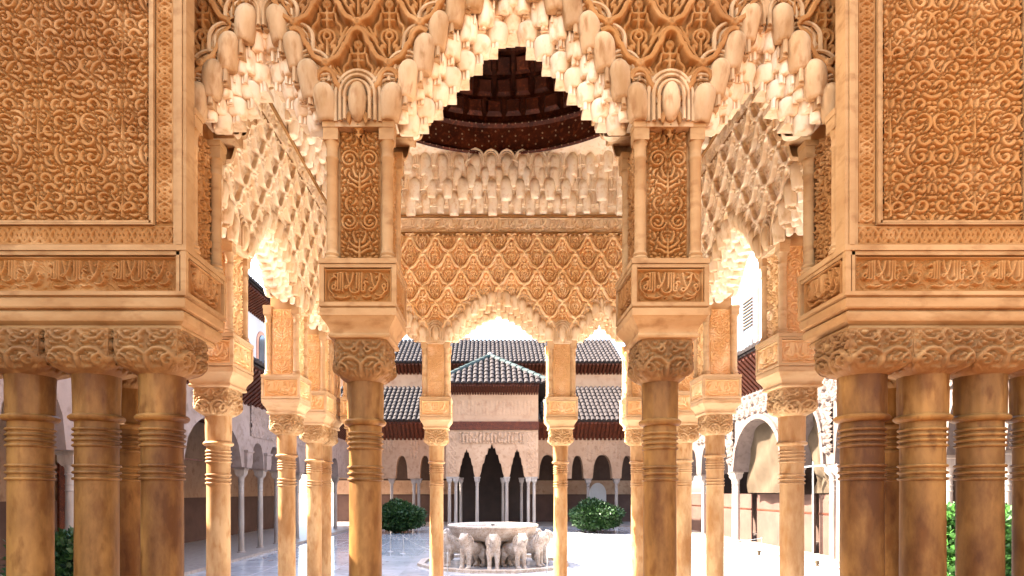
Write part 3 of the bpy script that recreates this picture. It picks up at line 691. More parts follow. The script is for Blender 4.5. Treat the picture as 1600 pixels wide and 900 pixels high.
# ---------------------------------------------------------------- the two carved walls that flank the near arcade
YA=2.57; XA=1.409
for s,W in ((-1,.76),(1,.593)):
    t=thing('carved_wall','carved stucco wall panel above the %s cluster of columns'%SD[s],'wall',(s*XA,YA,0))
    zf=Z_BLOCK1+.102
    def bx(mb,a,b,y0,y1,z0,z1): return mb.box(min(s*a,s*b),max(s*a,s*b),y0,y1,z0,z1)
    mk('wall_core',bx(MB(),.058,3.2,.0228,.385,Z_BLOCK1,Z_TOP).mesh('wall_core'),M['stucco'],t)
    e=MB(); bx(e,0,.014,.002,.075,Z_BLOCK1,Z_TOP); bx(e,.016,.038,-.004,.07,Z_BLOCK1,Z_TOP); bx(e,.040,.056,.004,.07,Z_BLOCK1,Z_TOP)
    bk=MB(); bx(bk,.057,.139,.0205,.06,Z_BLOCK1,Z_TOP); bx(bk,.139,.165+W,.0206,.06,Z_BLOCK1,zf-.004); bx(bk,.172+W,3.2,.0207,.06,Z_BLOCK1,Z_TOP); mk('border_ground',bk.mesh('border_ground'),M['stucco'],t)
    mk('edge_moulding',e.mesh('edge_moulding'),M['moulding'],t)
    f=MB()
    bx(f,.138,.148,-.004,.03,Z_BLOCK1+.092,Z_TOP); bx(f,.150,.160,.002,.03,zf+.004,Z_TOP)
    bx(f,.138,.148+W+.04,-.002,.03,Z_BLOCK1+.086,Z_BLOCK1+.092); bx(f,.160,.165+W+.02,.0,.03,zf-.008,zf+.002)
    bx(f,.172+W,.182+W,-.003,.03,Z_BLOCK1+.092,Z_TOP); bx(f,.286+W,.300+W,-.003,.03,Z_BLOCK1+.005,Z_TOP)
    mk('fillet',f.mesh('fillet'),M['moulding'],t)
    fl=field(W,1.50); mk('arabesque_field',fl,M['stucco'],t,(s*(.166+W/2),.022,zf+.004))
    mk('knot_border',ME['knots_v'],M['stucco'],t,(s*.097,.020,Z_BLOCK1+.10+.775),(0,R(90),0)).location.x=s*.097-.038
    mk('knot_border',ME['knots_v'],M['stucco'],t,(s*(.233+W)-.038,.020,Z_BLOCK1+.10+.775),(0,R(90),0))
    mk('knot_border',ME['knots_h'],M['stucco'],t,(s*(.06+.484),.0201,Z_BLOCK1+.002))
    # jamb towards the arch: two colonnettes and a carved panel
    for y in (.105,.345): mk2('colonnette',ME['colonnette'],M['moulding'],t,(s*.028,y,Z_BLOCK1+.001))
    mk('jamb_panel',ME['jamb'],M['stucco'],t,(s*.057,.225,Z_BLOCK1+.004),(0,0,-s*math.pi/2))
    # impost: mouldings and inscribed block
    def sq(o,z): return (min(s*o,s*3.2),max(s*o,s*3.2),o,.40-o,z)
    prof=[(.045,2.395),(.040,2.399),(.038,2.411),(.043,2.422),(.034,2.426),(.020,2.436),(.014,2.454),(.018,2.474),(.030,2.484),(.012,2.488),(.008,2.494),(.006,2.530),(.014,2.534),(.002,Z_BLOCK0)]
    mk('impost_moulding',MB().rects([sq(*p) for p in prof]).mesh('impost_moulding',30),M['moulding'],t)
    b=MB(); b.rects([sq(.028,Z_BLOCK0),sq(.028,Z_BLOCK1-.001)]); b.rects([sq(0,Z_BLOCK0+.001),sq(0,Z_BLOCK0+.018)]); b.rects([sq(.004,Z_BLOCK1-.042),sq(.004,Z_BLOCK1-.026)]); b.rects([sq(-.002,Z_BLOCK1-.024),sq(-.002,Z_BLOCK1)])
    bx(b,.001,.024,.001,.024,Z_BLOCK0+.01,Z_BLOCK1-.01); bx(b,.030,.044,.004,.02,Z_BLOCK0+.01,Z_BLOCK1-.01); bx(b,.001,.02,.376,.399,Z_BLOCK0+.01,Z_BLOCK1-.01)
    bl=mk('impost_block',b.mesh('impost_block'),M['moulding'],t)
    mk('inscription',ME['script_long'],M['stucco'],bl,(s*(.046+.71),.027,Z_BLOCK0+.019))
    mk2('inscription',ME['script'],M['stucco'],bl,(s*.027,.20,Z_BLOCK0+.018),(0,0,-s*math.pi/2))
G='stout columns under the two carved walls'
nm=['innermost','second','third','outermost']
for s,xs in ((-1,(1.593,1.890,2.190,2.49)),(1,(1.575,1.850,2.110,2.37))):
    for k,x in enumerate(xs):
        column('clustered_column','patinated, shaded column under the %s carved wall, %s from the arch'%(SD[s],nm[k]),'column',s*x,2.726,G,wide=True,up=False,mb='marble',cp='capital')
    column('clustered_column','column standing in the gap behind the %s column cluster'%SD[s],'column',s*1.96,3.08,G,wide=False,up=False,mb='marble',cp='capital')

# ---------------------------------------------------------------- ground, court floor, paving
struct('ground',MB().box(-400,400,-200,700,-.6,-.02).mesh('ground'),M['ground'])
cf=struct('court_pavement',MB().box(-12,14,-6,42,-.019,-.004).mesh('court_pavement'),M['pale_marble'])
slab=MB().rects([(-.741,.741,-.541,.541,-.004),(-.741,.741,-.541,.541,.0),(-.738,.738,-.538,.538,.003)]).mesh('slab',20)
gf=struct('gallery_floor',MB().box(-9,11,-7,2.45,-.0035,.0).mesh('gallery_floor'),M['dado'])
qt=MB().rects([(-.195,.195,-.195,.195,.0),(-.195,.195,-.195,.195,.004),(-.19,.19,-.19,.19,.006)]).mesh('floor_tile',20)
for i in range(-9,10):
    for j in range(0,11): mk('floor_tile',qt,M['terracotta'],gf,(i*.4,2.2-.4*j,RNG.uniform(0,.001)))  # unseen tiles, kept dark to cut bounce onto the near walls
for i in range(-5,7):
    for j in range(1,27):
        x=i*1.495+.3; y=2.1+j*1.095
        if abs(x-.1)<1.9 and abs(y-14.1)<1.9: continue
        if i%2: y+=.25
        mk2('slab',slab,M['floor'] if y>8.6 else M['floor_bounce'],cf,(x,y,RNG.uniform(-.0006,.0006)))
# ---------------------------------------------------------------- fountain of the lions
FX,FY=-.01,14.1
pf=struct('fountain_pavement',MB().box(FX-2.9,FX+2.9,FY-2.6,FY+2.6,-.003,.0035).lathe([(1.95,-.003),(1.95,.012)],48,(FX,FY)).mesh('fountain_pavement'),M['floor'])
kb=MB()
for k in range(12):
    a0,a1=2*math.pi*(k+.5)/12,2*math.pi*(k+1.5)/12
    P=[(FX+r*math.cos(a),FY+r*math.sin(a)) for r,a in ((1.62,a0),(1.78,a0),(1.78,a1),(1.62,a1))]
    m=MB().add([(p[0],p[1],.012) for p in P]+[(p[0],p[1],.075) for p in P],[(3,2,1,0),(4,5,6,7),(0,1,5,4),(1,2,6,5),(2,3,7,6),(3,0,4,7)])
    mk('kerb_stone',m.mesh('kerb_stone',0),M['lion'],pf)
ch=MB().box(FX-.20,FX-.13,7.2,12.2,.003,.010).box(FX+.13,FX+.20,7.2,12.2,.003,.010).box(FX-.13,FX+.13,7.2,12.2,.0035,.0055)
mk('water_channel',ch.mesh('water_channel'),M['lion'],pf)
ft=thing('lion_fountain','pale marble fountain basin carried on the backs of the lions','fountain',(FX,FY,.012))
bw=MB().lathe([(.30,.52),(.55,.545),(.80,.60),(.95,.68),(1.015,.78),(1.03,.86),(1.06,.875),(1.065,.91),(1.04,.925),(.99,.915),(.96,.88),(.85,.80),(.4,.74),(.05,.73)],48); mk('basin',bw.mesh('basin',50),M['lion'],ft)
mk('water',MB().lathe([(.93,.855),(.93,.86)],40).mesh('water'),M['water'],ft)
mk('pedestal',MB().lathe([(.36,.0),(.36,.06),(.30,.10),(.24,.16),(.24,.44),(.30,.52),(.34,.56)],24).mesh('pedestal'),M['lion'],ft)
for k in range(4):
    a=R(45+90*k); mk('support',MB().lathe([(.09,0),(.09,.05),(.06,.09),(.06,.50),(.09,.58)],16).mesh('support'),M['lion'],ft,(.50*math.cos(a),.50*math.sin(a),0))
mk('spout',MB().lathe([(.05,.74),(.035,.80),(.03,.90),(.055,.93),(.03,.96)],16).mesh('spout'),M['lion'],ft)
def lion_mesh():
    m=MB()   # faces -y; hind part under the basin
    def leg(pts,r): m.tube(pts,r,10)
    m.ball((0,.10,.42),(.135,.34,.145),16,10); m.ball((0,-.14,.46),(.150,.17,.185),16,10); m.ball((0,.34,.40),(.135,.15,.15),14,9)
    m.ball((0,-.25,.60),(.125,.13,.15),14,9); m.ball((0,-.31,.685),(.098,.105,.105),14,9); m.ball((0,-.405,.655),(.060,.060,.052),12,8); m.ball((0,-.42,.625),(.045,.04,.030),10,6)
    for s in (-1,1):
        m.ball((s*.075,-.27,.765),(.030,.022,.036),8,6); m.ball((s*.040,-.392,.705),(.018,.016,.016),8,5)
        leg([(s*.080,-.20,.42),(s*.082,-.215,.27),(s*.082,-.215,.10),(s*.082,-.225,.03)],[.074,.060,.048,.052]); m.ball((s*.082,-.265,.032),(.055,.075,.034),10,6)
        leg([(s*.085,.36,.40),(s*.092,.30,.26),(s*.088,.40,.14),(s*.088,.385,.03)],[.100,.080,.050,.050]); m.ball((s*.088,.34,.032),(.055,.080,.034),10,6)
    m.tube([(0,.47,.44),(0,.52,.32),(.03,.50,.20),(.10,.42,.18)],[.030,.024,.022,.035],8)
    me=m.mesh('lion_raw',0); o=bpy.data.objects.new('lion_raw',me); COL.objects.link(o)
    md=o.modifiers.new('r','REMESH'); md.mode='VOXEL'; md.voxel_size=.016
    sm=o.modifiers.new('s','SMOOTH'); sm.iterations=4; sm.factor=.5
    dg=bpy.context.evaluated_depsgraph_get(); out=bpy.data.meshes.new_from_object(o.evaluated_get(dg)); bpy.data.objects.remove(o)
    out.name='lion'; out.shade_smooth(); return out
LION=lion_mesh(); mane=MB()
for k in range(3):
    for s in (-1,1): mane.tube([(s*(.03+.035*k),-.30+.05*k,.775-.02*k),(s*(.115+.02*k),-.27+.05*k,.66),(s*(.12+.015*k),-.22+.045*k,.52)],.014,6)
mane=mane.mesh('mane')
where=['facing the camera straight on','half turned, just right of the front lion','turned to the right, at the basin edge','seen from the side at the right','behind the basin at the far right','behind the basin, right of the axis','at the back of the basin, facing away','behind the basin, left of the axis','behind the basin at the far left','seen from the side at the left','turned to the left, at the basin edge','half turned, just left of the front lion']
for k in range(12):
    a=R(30*k); x=FX+.98*math.sin(a); y=FY-.98*math.cos(a)
    l=thing('stone_lion','pale stone lion under the fountain basin, '+where[k],'lion statue',(x,y,.012),a,'lions of the fountain')
    mk('body',LION,M['lion'],l); mk('mane',mane,M['lion'],l)
# ---------------------------------------------------------------- rope posts
post=MB().lathe([(.085,.0),(.085,.010),(.05,.018),(.012,.024),(.009,.05),(.009,.46),(.016,.465),(.016,.49),(.006,.50)],16).mesh('post')
PP=[px(630,864,16.4),px(906,858,17.6),px(978,866,15.6),px(987,891,13.0),px(699,903,11.9),px(855,903,11.9),px(1190,868,15.8),px(1120,866,16.2),px(610,862,17.0)]
wherep=['left of the fountain','right of the fountain, farthest','right of the fountain, middle','right of the fountain, nearest','in front of the lions at the left','in front of the lions at the right','on the sunlit floor by the right gallery','on the sunlit floor behind the right column','left of the fountain beside the bush']
posts=[]
for p,wh in zip(PP,wherep):
    t=thing('rope_post','thin steel barrier post '+wh,'barrier post',(p.x,p.y,.003),0,'rope posts round the fountain'); mk('pole',post,M['steel'],t); posts.append(p)
def rope(a,b,lab):
    P=[Vector((a.x+(b.x-a.x)*i/12,a.y+(b.y-a.y)*i/12,.475-.07*math.sin(math.pi*i/12))) for i in range(13)]
    tag(mk('barrier_rope',MB().tube(P,.006,5).mesh('barrier_rope'),M['steel']),lab,'rope','barrier ropes round the fountain')
rope(posts[1],posts[2],'thin barrier rope between the two farther posts right of the fountain')
rope(posts[2],posts[3],'thin barrier rope between the two nearer posts right of the fountain')
rope(posts[0],posts[4],'thin barrier rope left of the fountain')
rope(posts[6],posts[7],'thin barrier rope across the sunlit floor')
# ---------------------------------------------------------------- galleries
def arch_curve(xa,xb,zs,za,n=16,kind='round',jag=0):
    c=(xa+xb)/2; h=(xb-xa)/2; P=[]
    for i in range(n+1):
        t=-1+2*i/n
        if kind=='round': z=zs+(za-zs)*math.sqrt(max(0,1-t*t))
        elif kind=='stilt': z=zs+(za-zs)*(max(0,1-abs(t)**2.6))**.5
        else: z=zs+(za-zs)*(1-abs(t)**1.5)
        if jag and 0<i<n: z+= -jag if i%2 else jag
        P.append((c+h*t,z))
    return P
def arch_wall(spans,x0,x1,zs,ztop,y0,y1):
    """wall above columns: spans (xa,xb,springing,apex,kind,jag)"""
    m=MB(); cur=x0
    for xa,xb,z0,za,kind,jag in spans:
        if xa>cur+1e-4: m.box(cur,xa,y0,y1,zs,ztop)
        c=arch_curve(xa,xb,zs,za,16,kind,jag)
        if z0>zs: pass
        m.prism([(xb,ztop),(xa,ztop)]+c,y0,y1); cur=xb
    if x1>cur+1e-4: m.box(cur,x1,y0,y1,zs,ztop)
    return m.mesh('arch_wall',25)
ME['slim_shaft']=MB().lathe([(.085,.10),(.080,.16),(.078,1.0),(.074,1.70),(.082,1.71),(.074,1.73),(.074,1.80),(.082,1.81),(.074,1.83),(.074,1.95),(.088,1.97),(.078,1.99)],16).mesh('slim_shaft')
ME['slim_base']=MB().box(-.13,.13,-.13,.13,0,.06).lathe([(.12,.06),(.12,.08),(.09,.10)],16).mesh('slim_base')
ME['slim_cap']=MB().lathe([(.078,1.98),(.082,2.06),(.11,2.12)],16).rects([(-.085,.085,-.085,.085,2.10),(-.13,.13,-.13,.13,2.17),(-.135,.135,-.135,.135,2.27),(-.16,.16,-.16,.16,2.29),(-.16,.16,-.16,.16,2.34)]).mesh('slim_cap')
def slim_column(label,x,y,group,mb='pale_marble',sc=(1,1,1)):
    t=thing('gallery_column',label,'column',(x,y,0),0,group); t.scale=sc
    mk('base',ME['slim_base'],M[mb],t); mk('shaft',ME['slim_shaft'],M[mb],t); mk('capital',ME['slim_cap'],M[mb],t); return t
def tiles(width,slope_len,pitch=.235,row=None,seed=1):
    """barrel tiles: x along the eave, y up the slope, z out of the roof; row(x)->(start,end) along the slope"""
    rng=random.Random(seed); m=MB(); n=int(width/pitch)
    for i in range(n):
        x=(i+.5)*width/n; a,b=(0,slope_len) if row is None else row(x)
        if b-a<.15: continue
        k=max(1,int(round((b-a)/.42))); L=(b-a)/k
        for j in range(k):
            y0=a+j*L-.05+rng.uniform(-.015,.015); y1=a+(j+1)*L; dx=rng.uniform(-.008,.008); dz=rng.uniform(0,.012)
            vs=[];seg=6
            for y,r,zz in ((y0,pitch*.46,.03),(y1,pitch*.40,.0)):
                for q in range(seg+1):
                    g=math.pi*q/seg; vs.append((x+dx-r*math.cos(g),y,r*math.sin(g)*.95+zz+dz))
            fs=[(q,q+1,q+seg+2,q+seg+1) for q in range(seg)]+[tuple(range(seg,-1,-1))]
            m.add(vs,fs)
    m.box(0,width,0,slope_len,-.05,-.004) if row is None else None
    return m.mesh('tiles',40)
def roof(parent,p0,p1,ridge_z,run,seed,mt=M['tile'],name='roof'):
    """roof slope rising from the eave p0->p1 over a horizontal run; upward side is to the left of p0->p1"""
    p0,p1=Vector(p0),Vector(p1); w=(p1-p0).length; rise=ridge_z-p0.z; sl=math.hypot(run,rise)
    ex=(p1-p0).normalized(); nh=Vector((-ex.y,ex.x,0)); ey=(nh*run+Vector((0,0,rise))).normalized(); ez=ex.cross(ey)
    o=mk(name,tiles(w,sl,seed=seed),mt,parent); o.matrix_local=Matrix(((ex.x,ey.x,ez.x,p0.x),(ex.y,ey.y,ez.y,p0.y),(ex.z,ey.z,ez.z,p0.z),(0,0,0,1))); o['kind']='stuff'
    return o
def eave(parent,x0,x1,yw,zw,yo,zo,n):
    """boarded eave rising outwards from the wall (yw,zw) to the edge (yo,zo), on rafters"""
    m=MB(); m.add([(x0,yw,zw),(x1,yw,zw),(x1,yo,zo),(x0,yo,zo),(x0,yw,zw+.10),(x1,yw,zw+.10),(x1,yo,zo+.06),(x0,yo,zo+.06)],[(0,3,2,1),(4,5,6,7),(0,1,5,4),(1,2,6,5),(2,3,7,6),(3,0,4,7)])
    mk('eave_board',m.mesh('eave_board',0),M['wood'],parent)
    r=MB()
    for i in range(n):
        x=x0+(x1-x0)*(i+.5)/n; w=(x1-x0)/n*.28
        r.add([(x-w,yw,zw-.10),(x+w,yw,zw-.10),(x+w,yo,zo-.07),(x-w,yo,zo-.07),(x-w,yw,zw+.02),(x+w,yw,zw+.02),(x+w,yo,zo+.02),(x-w,yo,zo+.02)],[(0,3,2,1),(4,5,6,7),(0,1,5,4),(1,2,6,5),(2,3,7,6),(3,0,4,7)])
    q=mk('rafters',r.mesh('rafters',0),M['wood'],parent); q['kind']='stuff'
SEB=np.tile(LOZ[:-1:4,:-1:4],(6,14))
def sebka_panel(w,h,depth=.05,n=2.0):
    """coarse lozenge lattice for walls farther off"""
    nz=int(h/.03);nx=int(w/.03); zz=(np.arange(nz)*.03/(LH*n)*(LOZ.shape[0]-1)).astype(int)%(LOZ.shape[0]-1); xx=(np.arange(nx)*.03/(LW*n)*(LOZ.shape[1]-1)).astype(int)%(LOZ.shape[1]-1)
    return relief('sebka_panel',LOZ[zz][:,xx],w,h,depth)
ARA2=hm_arabesque(1.2,1.4,.022,31,r=.05,gap=.016,wrap=True,L=.5,stems=False)
def scroll_panel(w,h,depth=.04):
    H=ARA2.H[:-1,:-1]; nz,nx=H.shape; n=int(w/.022); m=int(h/.022); T=np.tile(H,(m//nz+1,n//nx+1)); return relief('scroll_panel',T[:m,:n],w,h,depth)

# far gallery (faces the camera)
YF=29.5; fg=thing('far_gallery','long arcaded gallery with low tiled roof behind the fountain','building',(0,YF,0))
def sx(x,d=YF): return (x-763)*d/940+CAM[0]
spans=[]
for a,b in ((575,590),(618,637),(656,672),(842,870),(893,912),(926,957),(971,990),(1008,1030)):
    spans.append((sx(a),sx(b),2.3,3.46 if b-a<25 else 3.5,'stilt',0))
ZS=2.34
mk('arch_wall',arch_wall(spans,-8.5,9.5,ZS,4.35,0,.45),M['far_stucco'],fg)
for a,w in ((590,26),(640,15),(874,17),(914,11),(958,12),(930,26)):
    z0=3.62 if w>20 else 3.3
    me=scroll_panel(w*.0314,4.2-z0,.03); mk('carved_panel',me,M['far_stucco'],fg,(sx(a+w/2),-.003,z0))
mk('back_wall',MB().box(-8.5,9.5,3.2,3.4,0,4.3).mesh('back_wall'),M['dim'],fg)
mk('dado',MB().box(-8.5,9.5,3.15,3.198,0,1.5).mesh('dado'),M['dado'],fg)
mk('gallery_ceiling',MB().box(-8.5,9.5,.45,3.2,4.2,4.3).mesh('gallery_ceiling'),M['wood'],fg)
mk('dado_band',MB().box(-8.5,9.5,3.14,3.198,1.55,2.3).mesh('dado_band'),M['far_stucco'],fg)
nicheA=MB().prism([(sx(921,32.5),0.9)]+[(sx(934.5,32.5)-.46*math.cos(math.pi*i/14),1.55+.62*math.sin(math.pi*i/14)) for i in range(15)]+[(sx(934.5,32.5)+.46,.9)],3.10,3.13)
mk('white_niche',nicheA.mesh('white_niche'),M['white'],fg)  # flat arched panel, bright only by its white colour
eave(fg,-8.5,9.5,0,4.32,-.85,5.0,90)
roof(fg,(-8.5,-.9,5.06),(9.5,-.9,5.06),7.25,3.6,3)
mk('step',MB().box(-9,10,-.9,3.2,.003,.06).mesh('step'),M['pale_marble'],fg)
G='slim columns of the far gallery'
for k,x in enumerate((611,646,653.5,677,873,920,964.5,999,1004)):
    slim_column('slim pale column of the far gallery, number %s from the left end'%['one','two','three','four','five','six','seven','eight','nine'][k],sx(x),YF+.22,G)
# far upper building
ub=thing('upper_building','long pink building with grey tiled roof rising behind the far gallery','building',(0,33.2,0))
mk('wall',MB().box(-9,sx(972,33.5),.0,.4,4,8.35).mesh('wall'),M['pink'],ub)
eave(ub,-9,sx(972,33.5),0,8.25,-.75,8.6,80)
roof(ub,(-9,-.8,8.65),(sx(974,32.5),-.8,8.65),10.75,3.6,5)
mk('gable_roof',MB().add([(sx(974,32.5),-.8,8.62),(sx(974,32.5)+.2,2.8,8.62),(sx(945,36),2.8,10.75)],[(0,1,2)]).mesh('gable_roof'),M['tile'],ub)
tag(mk('chimney',MB().box(sx(722,38),sx(733,38),38,38.5,8,11.3).box(sx(720,38),sx(735,38),37.95,38.55,11.3,11.42).mesh('chimney'),M['pink']),'small square chimney rising behind the far roof','chimney')
# far pavilion
YP=26.0; fp=thing('far_pavilion','square pavilion with pyramid roof and three pointed arches behind the fountain','building',(0,YP,0))
sp=lambda x: sx(x,YP)
spans=[(sp(716),sp(742),2.3,3.50,'pointed',.055),(sp(749),sp(788),2.3,3.70,'pointed',.07),(sp(796),sp(820),2.3,3.52,'pointed',.055)]
mk('arch_wall',arch_wall(spans,sp(697),sp(841),ZS,4.36,0,.3),M['far_stucco'],fp)
for xa,xb in ((sp(697),sp(697)+.3),(sp(841)-.3,sp(841))): mk('side_wall',MB().box(xa,xb,.3,3.4,2.9,6.05).mesh('side_wall'),M['far_stucco'],fp)
mk('carved_panel',scroll_panel((819-718)*.02766,.48,.09),M['far_stucco'],fp,(sp(768.5),-.003,3.78))
for xx in (706,830): mk('carved_panel',sebka_panel(.36,1.75,.03,1),M['far_stucco'],fp,(sp(xx),-.003,2.5))
mk('wood_band',MB().box(sp(696),sp(842),-.06,.28,4.365,4.72).mesh('wood_band'),M['wood'],fp)
mk('upper_wall',MB().box(sp(697),sp(841),.0,.3,4.722,6.05).mesh('upper_wall'),M['pink'],fp)
mk('carved_panel',scroll_panel(3.55,.62,.015),M['pink'],fp,(sp(769),-.003,5.0))
eave(fp,sp(697),sp(841),.0,5.98,-.6,6.22,36)
ap=Vector((sp(766),2.0,7.95)); el,er=sp(697)-.55,sp(841)+.55
w=er-el; run=2.62; rise=ap.z-6.26; sl=math.hypot(run,rise)
o=mk('roof',tiles(w,sl,row=lambda x:(0,sl*(1-abs(x-w/2)/(w/2))),seed=8),M['tile'],fp); o['kind']='stuff'
ey=Vector((0,run,rise)).normalized(); ez=Vector((1,0,0)).cross(ey)
o.matrix_local=Matrix(((1,0,ez.x,el),(0,ey.y,ez.y,-.62),(0,ey.z,ez.z,6.26),(0,0,0,1)))
mk('roof_deck',MB().add([(el,-.62,6.24),(er,-.62,6.24),(er,4.6,6.24),(el,4.6,6.24),(ap.x,2.0,7.93)],[(0,1,4),(1,2,4),(2,3,4),(3,0,4)]).mesh('roof_deck',0),M['tile'],fp)
for xe in (el,er):
    n=11
    for i in range(n):
        a=Vector((xe,-.62,6.30)).lerp(ap+Vector((0,0,.06)),i/n); b=Vector((xe,-.62,6.30)).lerp(ap+Vector((0,0,.06)),(i+.94)/n)
        mk('ridge_tile',MB().tube([a,b],[.13,.105],8).mesh('ridge_tile'),M['glazed'],fp)
mk('finial',MB().ball((ap.x,2.0,8.05),(.12,.12,.14),10,7).mesh('finial'),M['pale_marble'],fp)
mk('hall_shade_sheet',MB().box(sp(697)+.3,sp(841)-.3,3.0,3.3,0,4.3).mesh('hall_shade_sheet'),M['dark'],fp)  # near-black sheet that paints in the shade behind the arches
mk('ceiling',MB().box(sp(697)+.3,sp(841)-.3,.3,3.0,4.2,4.3).mesh('ceiling'),M['wood'],fp)
G='slim columns of the far pavilion'
for k,x in enumerate((702,712,745.5,792,826,835)): slim_column('slim pale column of the far pavilion, %s counted from its left corner'%['first','second','third','fourth','fifth','sixth'][k],sp(x),YP+.15,G,sc=(.9,.9,1))
for k,x in enumerate((720,786,815)): slim_column('dim column deeper inside the far pavilion, %s from the left'%['first','second','third'][k],sx(x,27.8),27.9,G,sc=(.8,.8,1))
# ---------------------------------------------------------------- left gallery (in shade, runs along the view)
XL=-6.77
def depth_left(x): return (CAM[0]-XL)*940/(763-x)
lg=thing('left_gallery','shaded arcaded gallery with dark timber eave at the left of the court','building',(XL,0,0),R(90))
# local x runs along world +y, local -y faces the court
spans=[(6.0,7.3,2.3,3.3,'stilt',0),(7.9,9.2,2.3,3.3,'stilt',0),(9.9,11.4,2.3,3.4,'stilt',0),(12.75,15.75,2.05,3.47,'round',0),(16.42,17.28,2.3,3.05,'stilt',0),(17.72,18.62,2.3,3.05,'stilt',0),(19.4,20.6,2.3,3.1,'stilt',0),(21.1,22.3,2.3,3.1,'stilt',0),(22.9,24.1,2.3,3.1,'stilt',0),(24.7,25.9,2.3,3.1,'stilt',0)]
mk('arch_wall',arch_wall(spans,-6,29.2,ZS,4.12,-.2,.25),M['side_stucco'],lg)
for a,b,z0 in ((16.3,18.8,3.2),(10.2,12.4,3.0),(19.3,22.4,3.25)): mk('sebka_panel',sebka_panel(b-a,4.05-z0,.05,1.6),M['side_stucco'],lg,((a+b)/2,-.203,z0))
for c in (16.1,17.5,19.0): mk('fluted_corbel',MB().rects([(c-.16,c+.16,-.26,.2,2.33),(c-.18,c+.18,-.28,.2,2.5),(c-.18,c+.18,-.28,.2,2.72),(c-.22,c+.22,-.31,.2,2.76),(c-.22,c+.22,-.31,.2,2.80)]).mesh('fluted_corbel',20),M['side_stucco'],lg)
mk('back_wall',MB().box(-6,29.2,3.0,3.2,0,4.1).mesh('back_wall'),M['far_stucco'],lg)
mk('dado',MB().box(-6,29.2,2.95,2.998,0,1.5).mesh('dado'),M['dado'],lg)
mk('doorway',MB().box(13.4,15.1,2.90,2.948,0,3.3).mesh('doorway'),M['wood'],lg)
mk('ceiling',MB().box(-6,29.2,.25,3.0,4.02,4.1).mesh('ceiling'),M['wood'],lg)
mk('floor',MB().box(-6,29.2,-.55,3.0,.003,.07).mesh('floor'),M['pale_marble'],lg)
mk('tie_rod',MB().tube([(12.9,.02,2.42),(15.7,.02,2.42)],.012,6).mesh('tie_rod'),M['wood'],lg)
eave(lg,-6,29.2,-.2,4.10,-.95,4.72,150)
roof(lg,(-6,-1.02,4.78),(29.2,-1.02,4.78),6.6,4.0,11)
mk('upper_wall',MB().box(11.0,29.2,2.95,3.3,4.3,9.1).mesh('upper_wall'),M['white'],lg)
wc=depth_left(408)*( (CAM[0]-XL+2.95)/(CAM[0]-XL) )
wn=mk('window',MB().prism([(wc-.55,6.0)]+[(wc-.55*math.cos(math.pi*i/10),7.9+.55*math.sin(math.pi*i/10)) for i in range(11)]+[(wc+.55,6.0)],2.90,2.945).mesh('window'),M['red_frame'],lg)
mk('pane',MB().prism([(wc-.40,6.1)]+[(wc-.40*math.cos(math.pi*i/10),7.9+.40*math.sin(math.pi*i/10)) for i in range(11)]+[(wc+.40,6.1)],2.86,2.897).mesh('pane'),M['glass'],wn)
eave(lg,11.0,29.2,2.95,9.0,2.2,9.4,90)
roof(lg,(11.0,2.1,9.46),(29.2,2.1,9.46),11.8,4.0,12)
G='columns of the left gallery'
wl=['near side of its wide arch','between the near small arches','at the far side of the wide arch','between the two small arches','first of a close pair past the small arches','second of a close pair past the small arches','farther along behind the near column','farther along, second','farther along, third','farther along, last','near the hedge','at the near end','at the near end beside the hedge']
for k,y in enumerate((12.45,11.75,16.15,17.5,18.85,19.15,20.85,22.6,24.4,26.1,9.55,7.6,5.8)):
    slim_column('pale column of the left gallery, '+wl[k],XL+.02,y,G,sc=(.95,.95,1))
# ---------------------------------------------------------------- right gallery (sunlit)
XR=8.08
rg=thing('right_gallery','sunlit arcaded gallery with carved white walls at the right of the court','building',(XR,0,0),R(-90))
# local x runs along world -y: use X=-y
def sp2(y0,y1,zs,za,k='stilt'): return (-y1,-y0,zs,za,k,0)
spans=sorted([sp2(5.2,6.3,2.3,3.4),sp2(6.7,7.8,2.3,3.4),sp2(8.2,9.3,2.3,3.4),sp2(9.7,10.5,2.3,3.4),sp2(10.9,12.1,2.3,3.4),sp2(12.6,13.9,2.3,3.6),sp2(14.35,15.75,2.3,3.75),sp2(16.3,19.5,2.05,3.85,'round'),sp2(20.05,21.15,2.3,3.35),sp2(21.6,22.6,2.3,3.35),sp2(23.1,24.2,2.3,3.35),sp2(24.7,25.8,2.3,3.35)])
mk('arch_wall',arch_wall(spans,-29.2,6,ZS,4.78,-.2,.25),M['sun_stucco'],rg)
for a,b,z0,z1 in ((12.4,15.85,3.80,4.6),(16.1,19.7,4.0,4.6),(10.6,12.3,3.5,4.6),(8.0,10.5,3.5,4.6),(20,23,3.5,4.6),(15.78,16.28,2.6,4.0),(12.15,12.55,2.6,3.8),(13.95,14.3,2.6,3.8),(19.52,20.02,2.6,4.0)):
    mk('sebka_panel',sebka_panel(b-a,z1-z0,.09,1.3 if b-a>1 else .8),M['sun_stucco'],rg,(-(a+b)/2,-.203,z0))
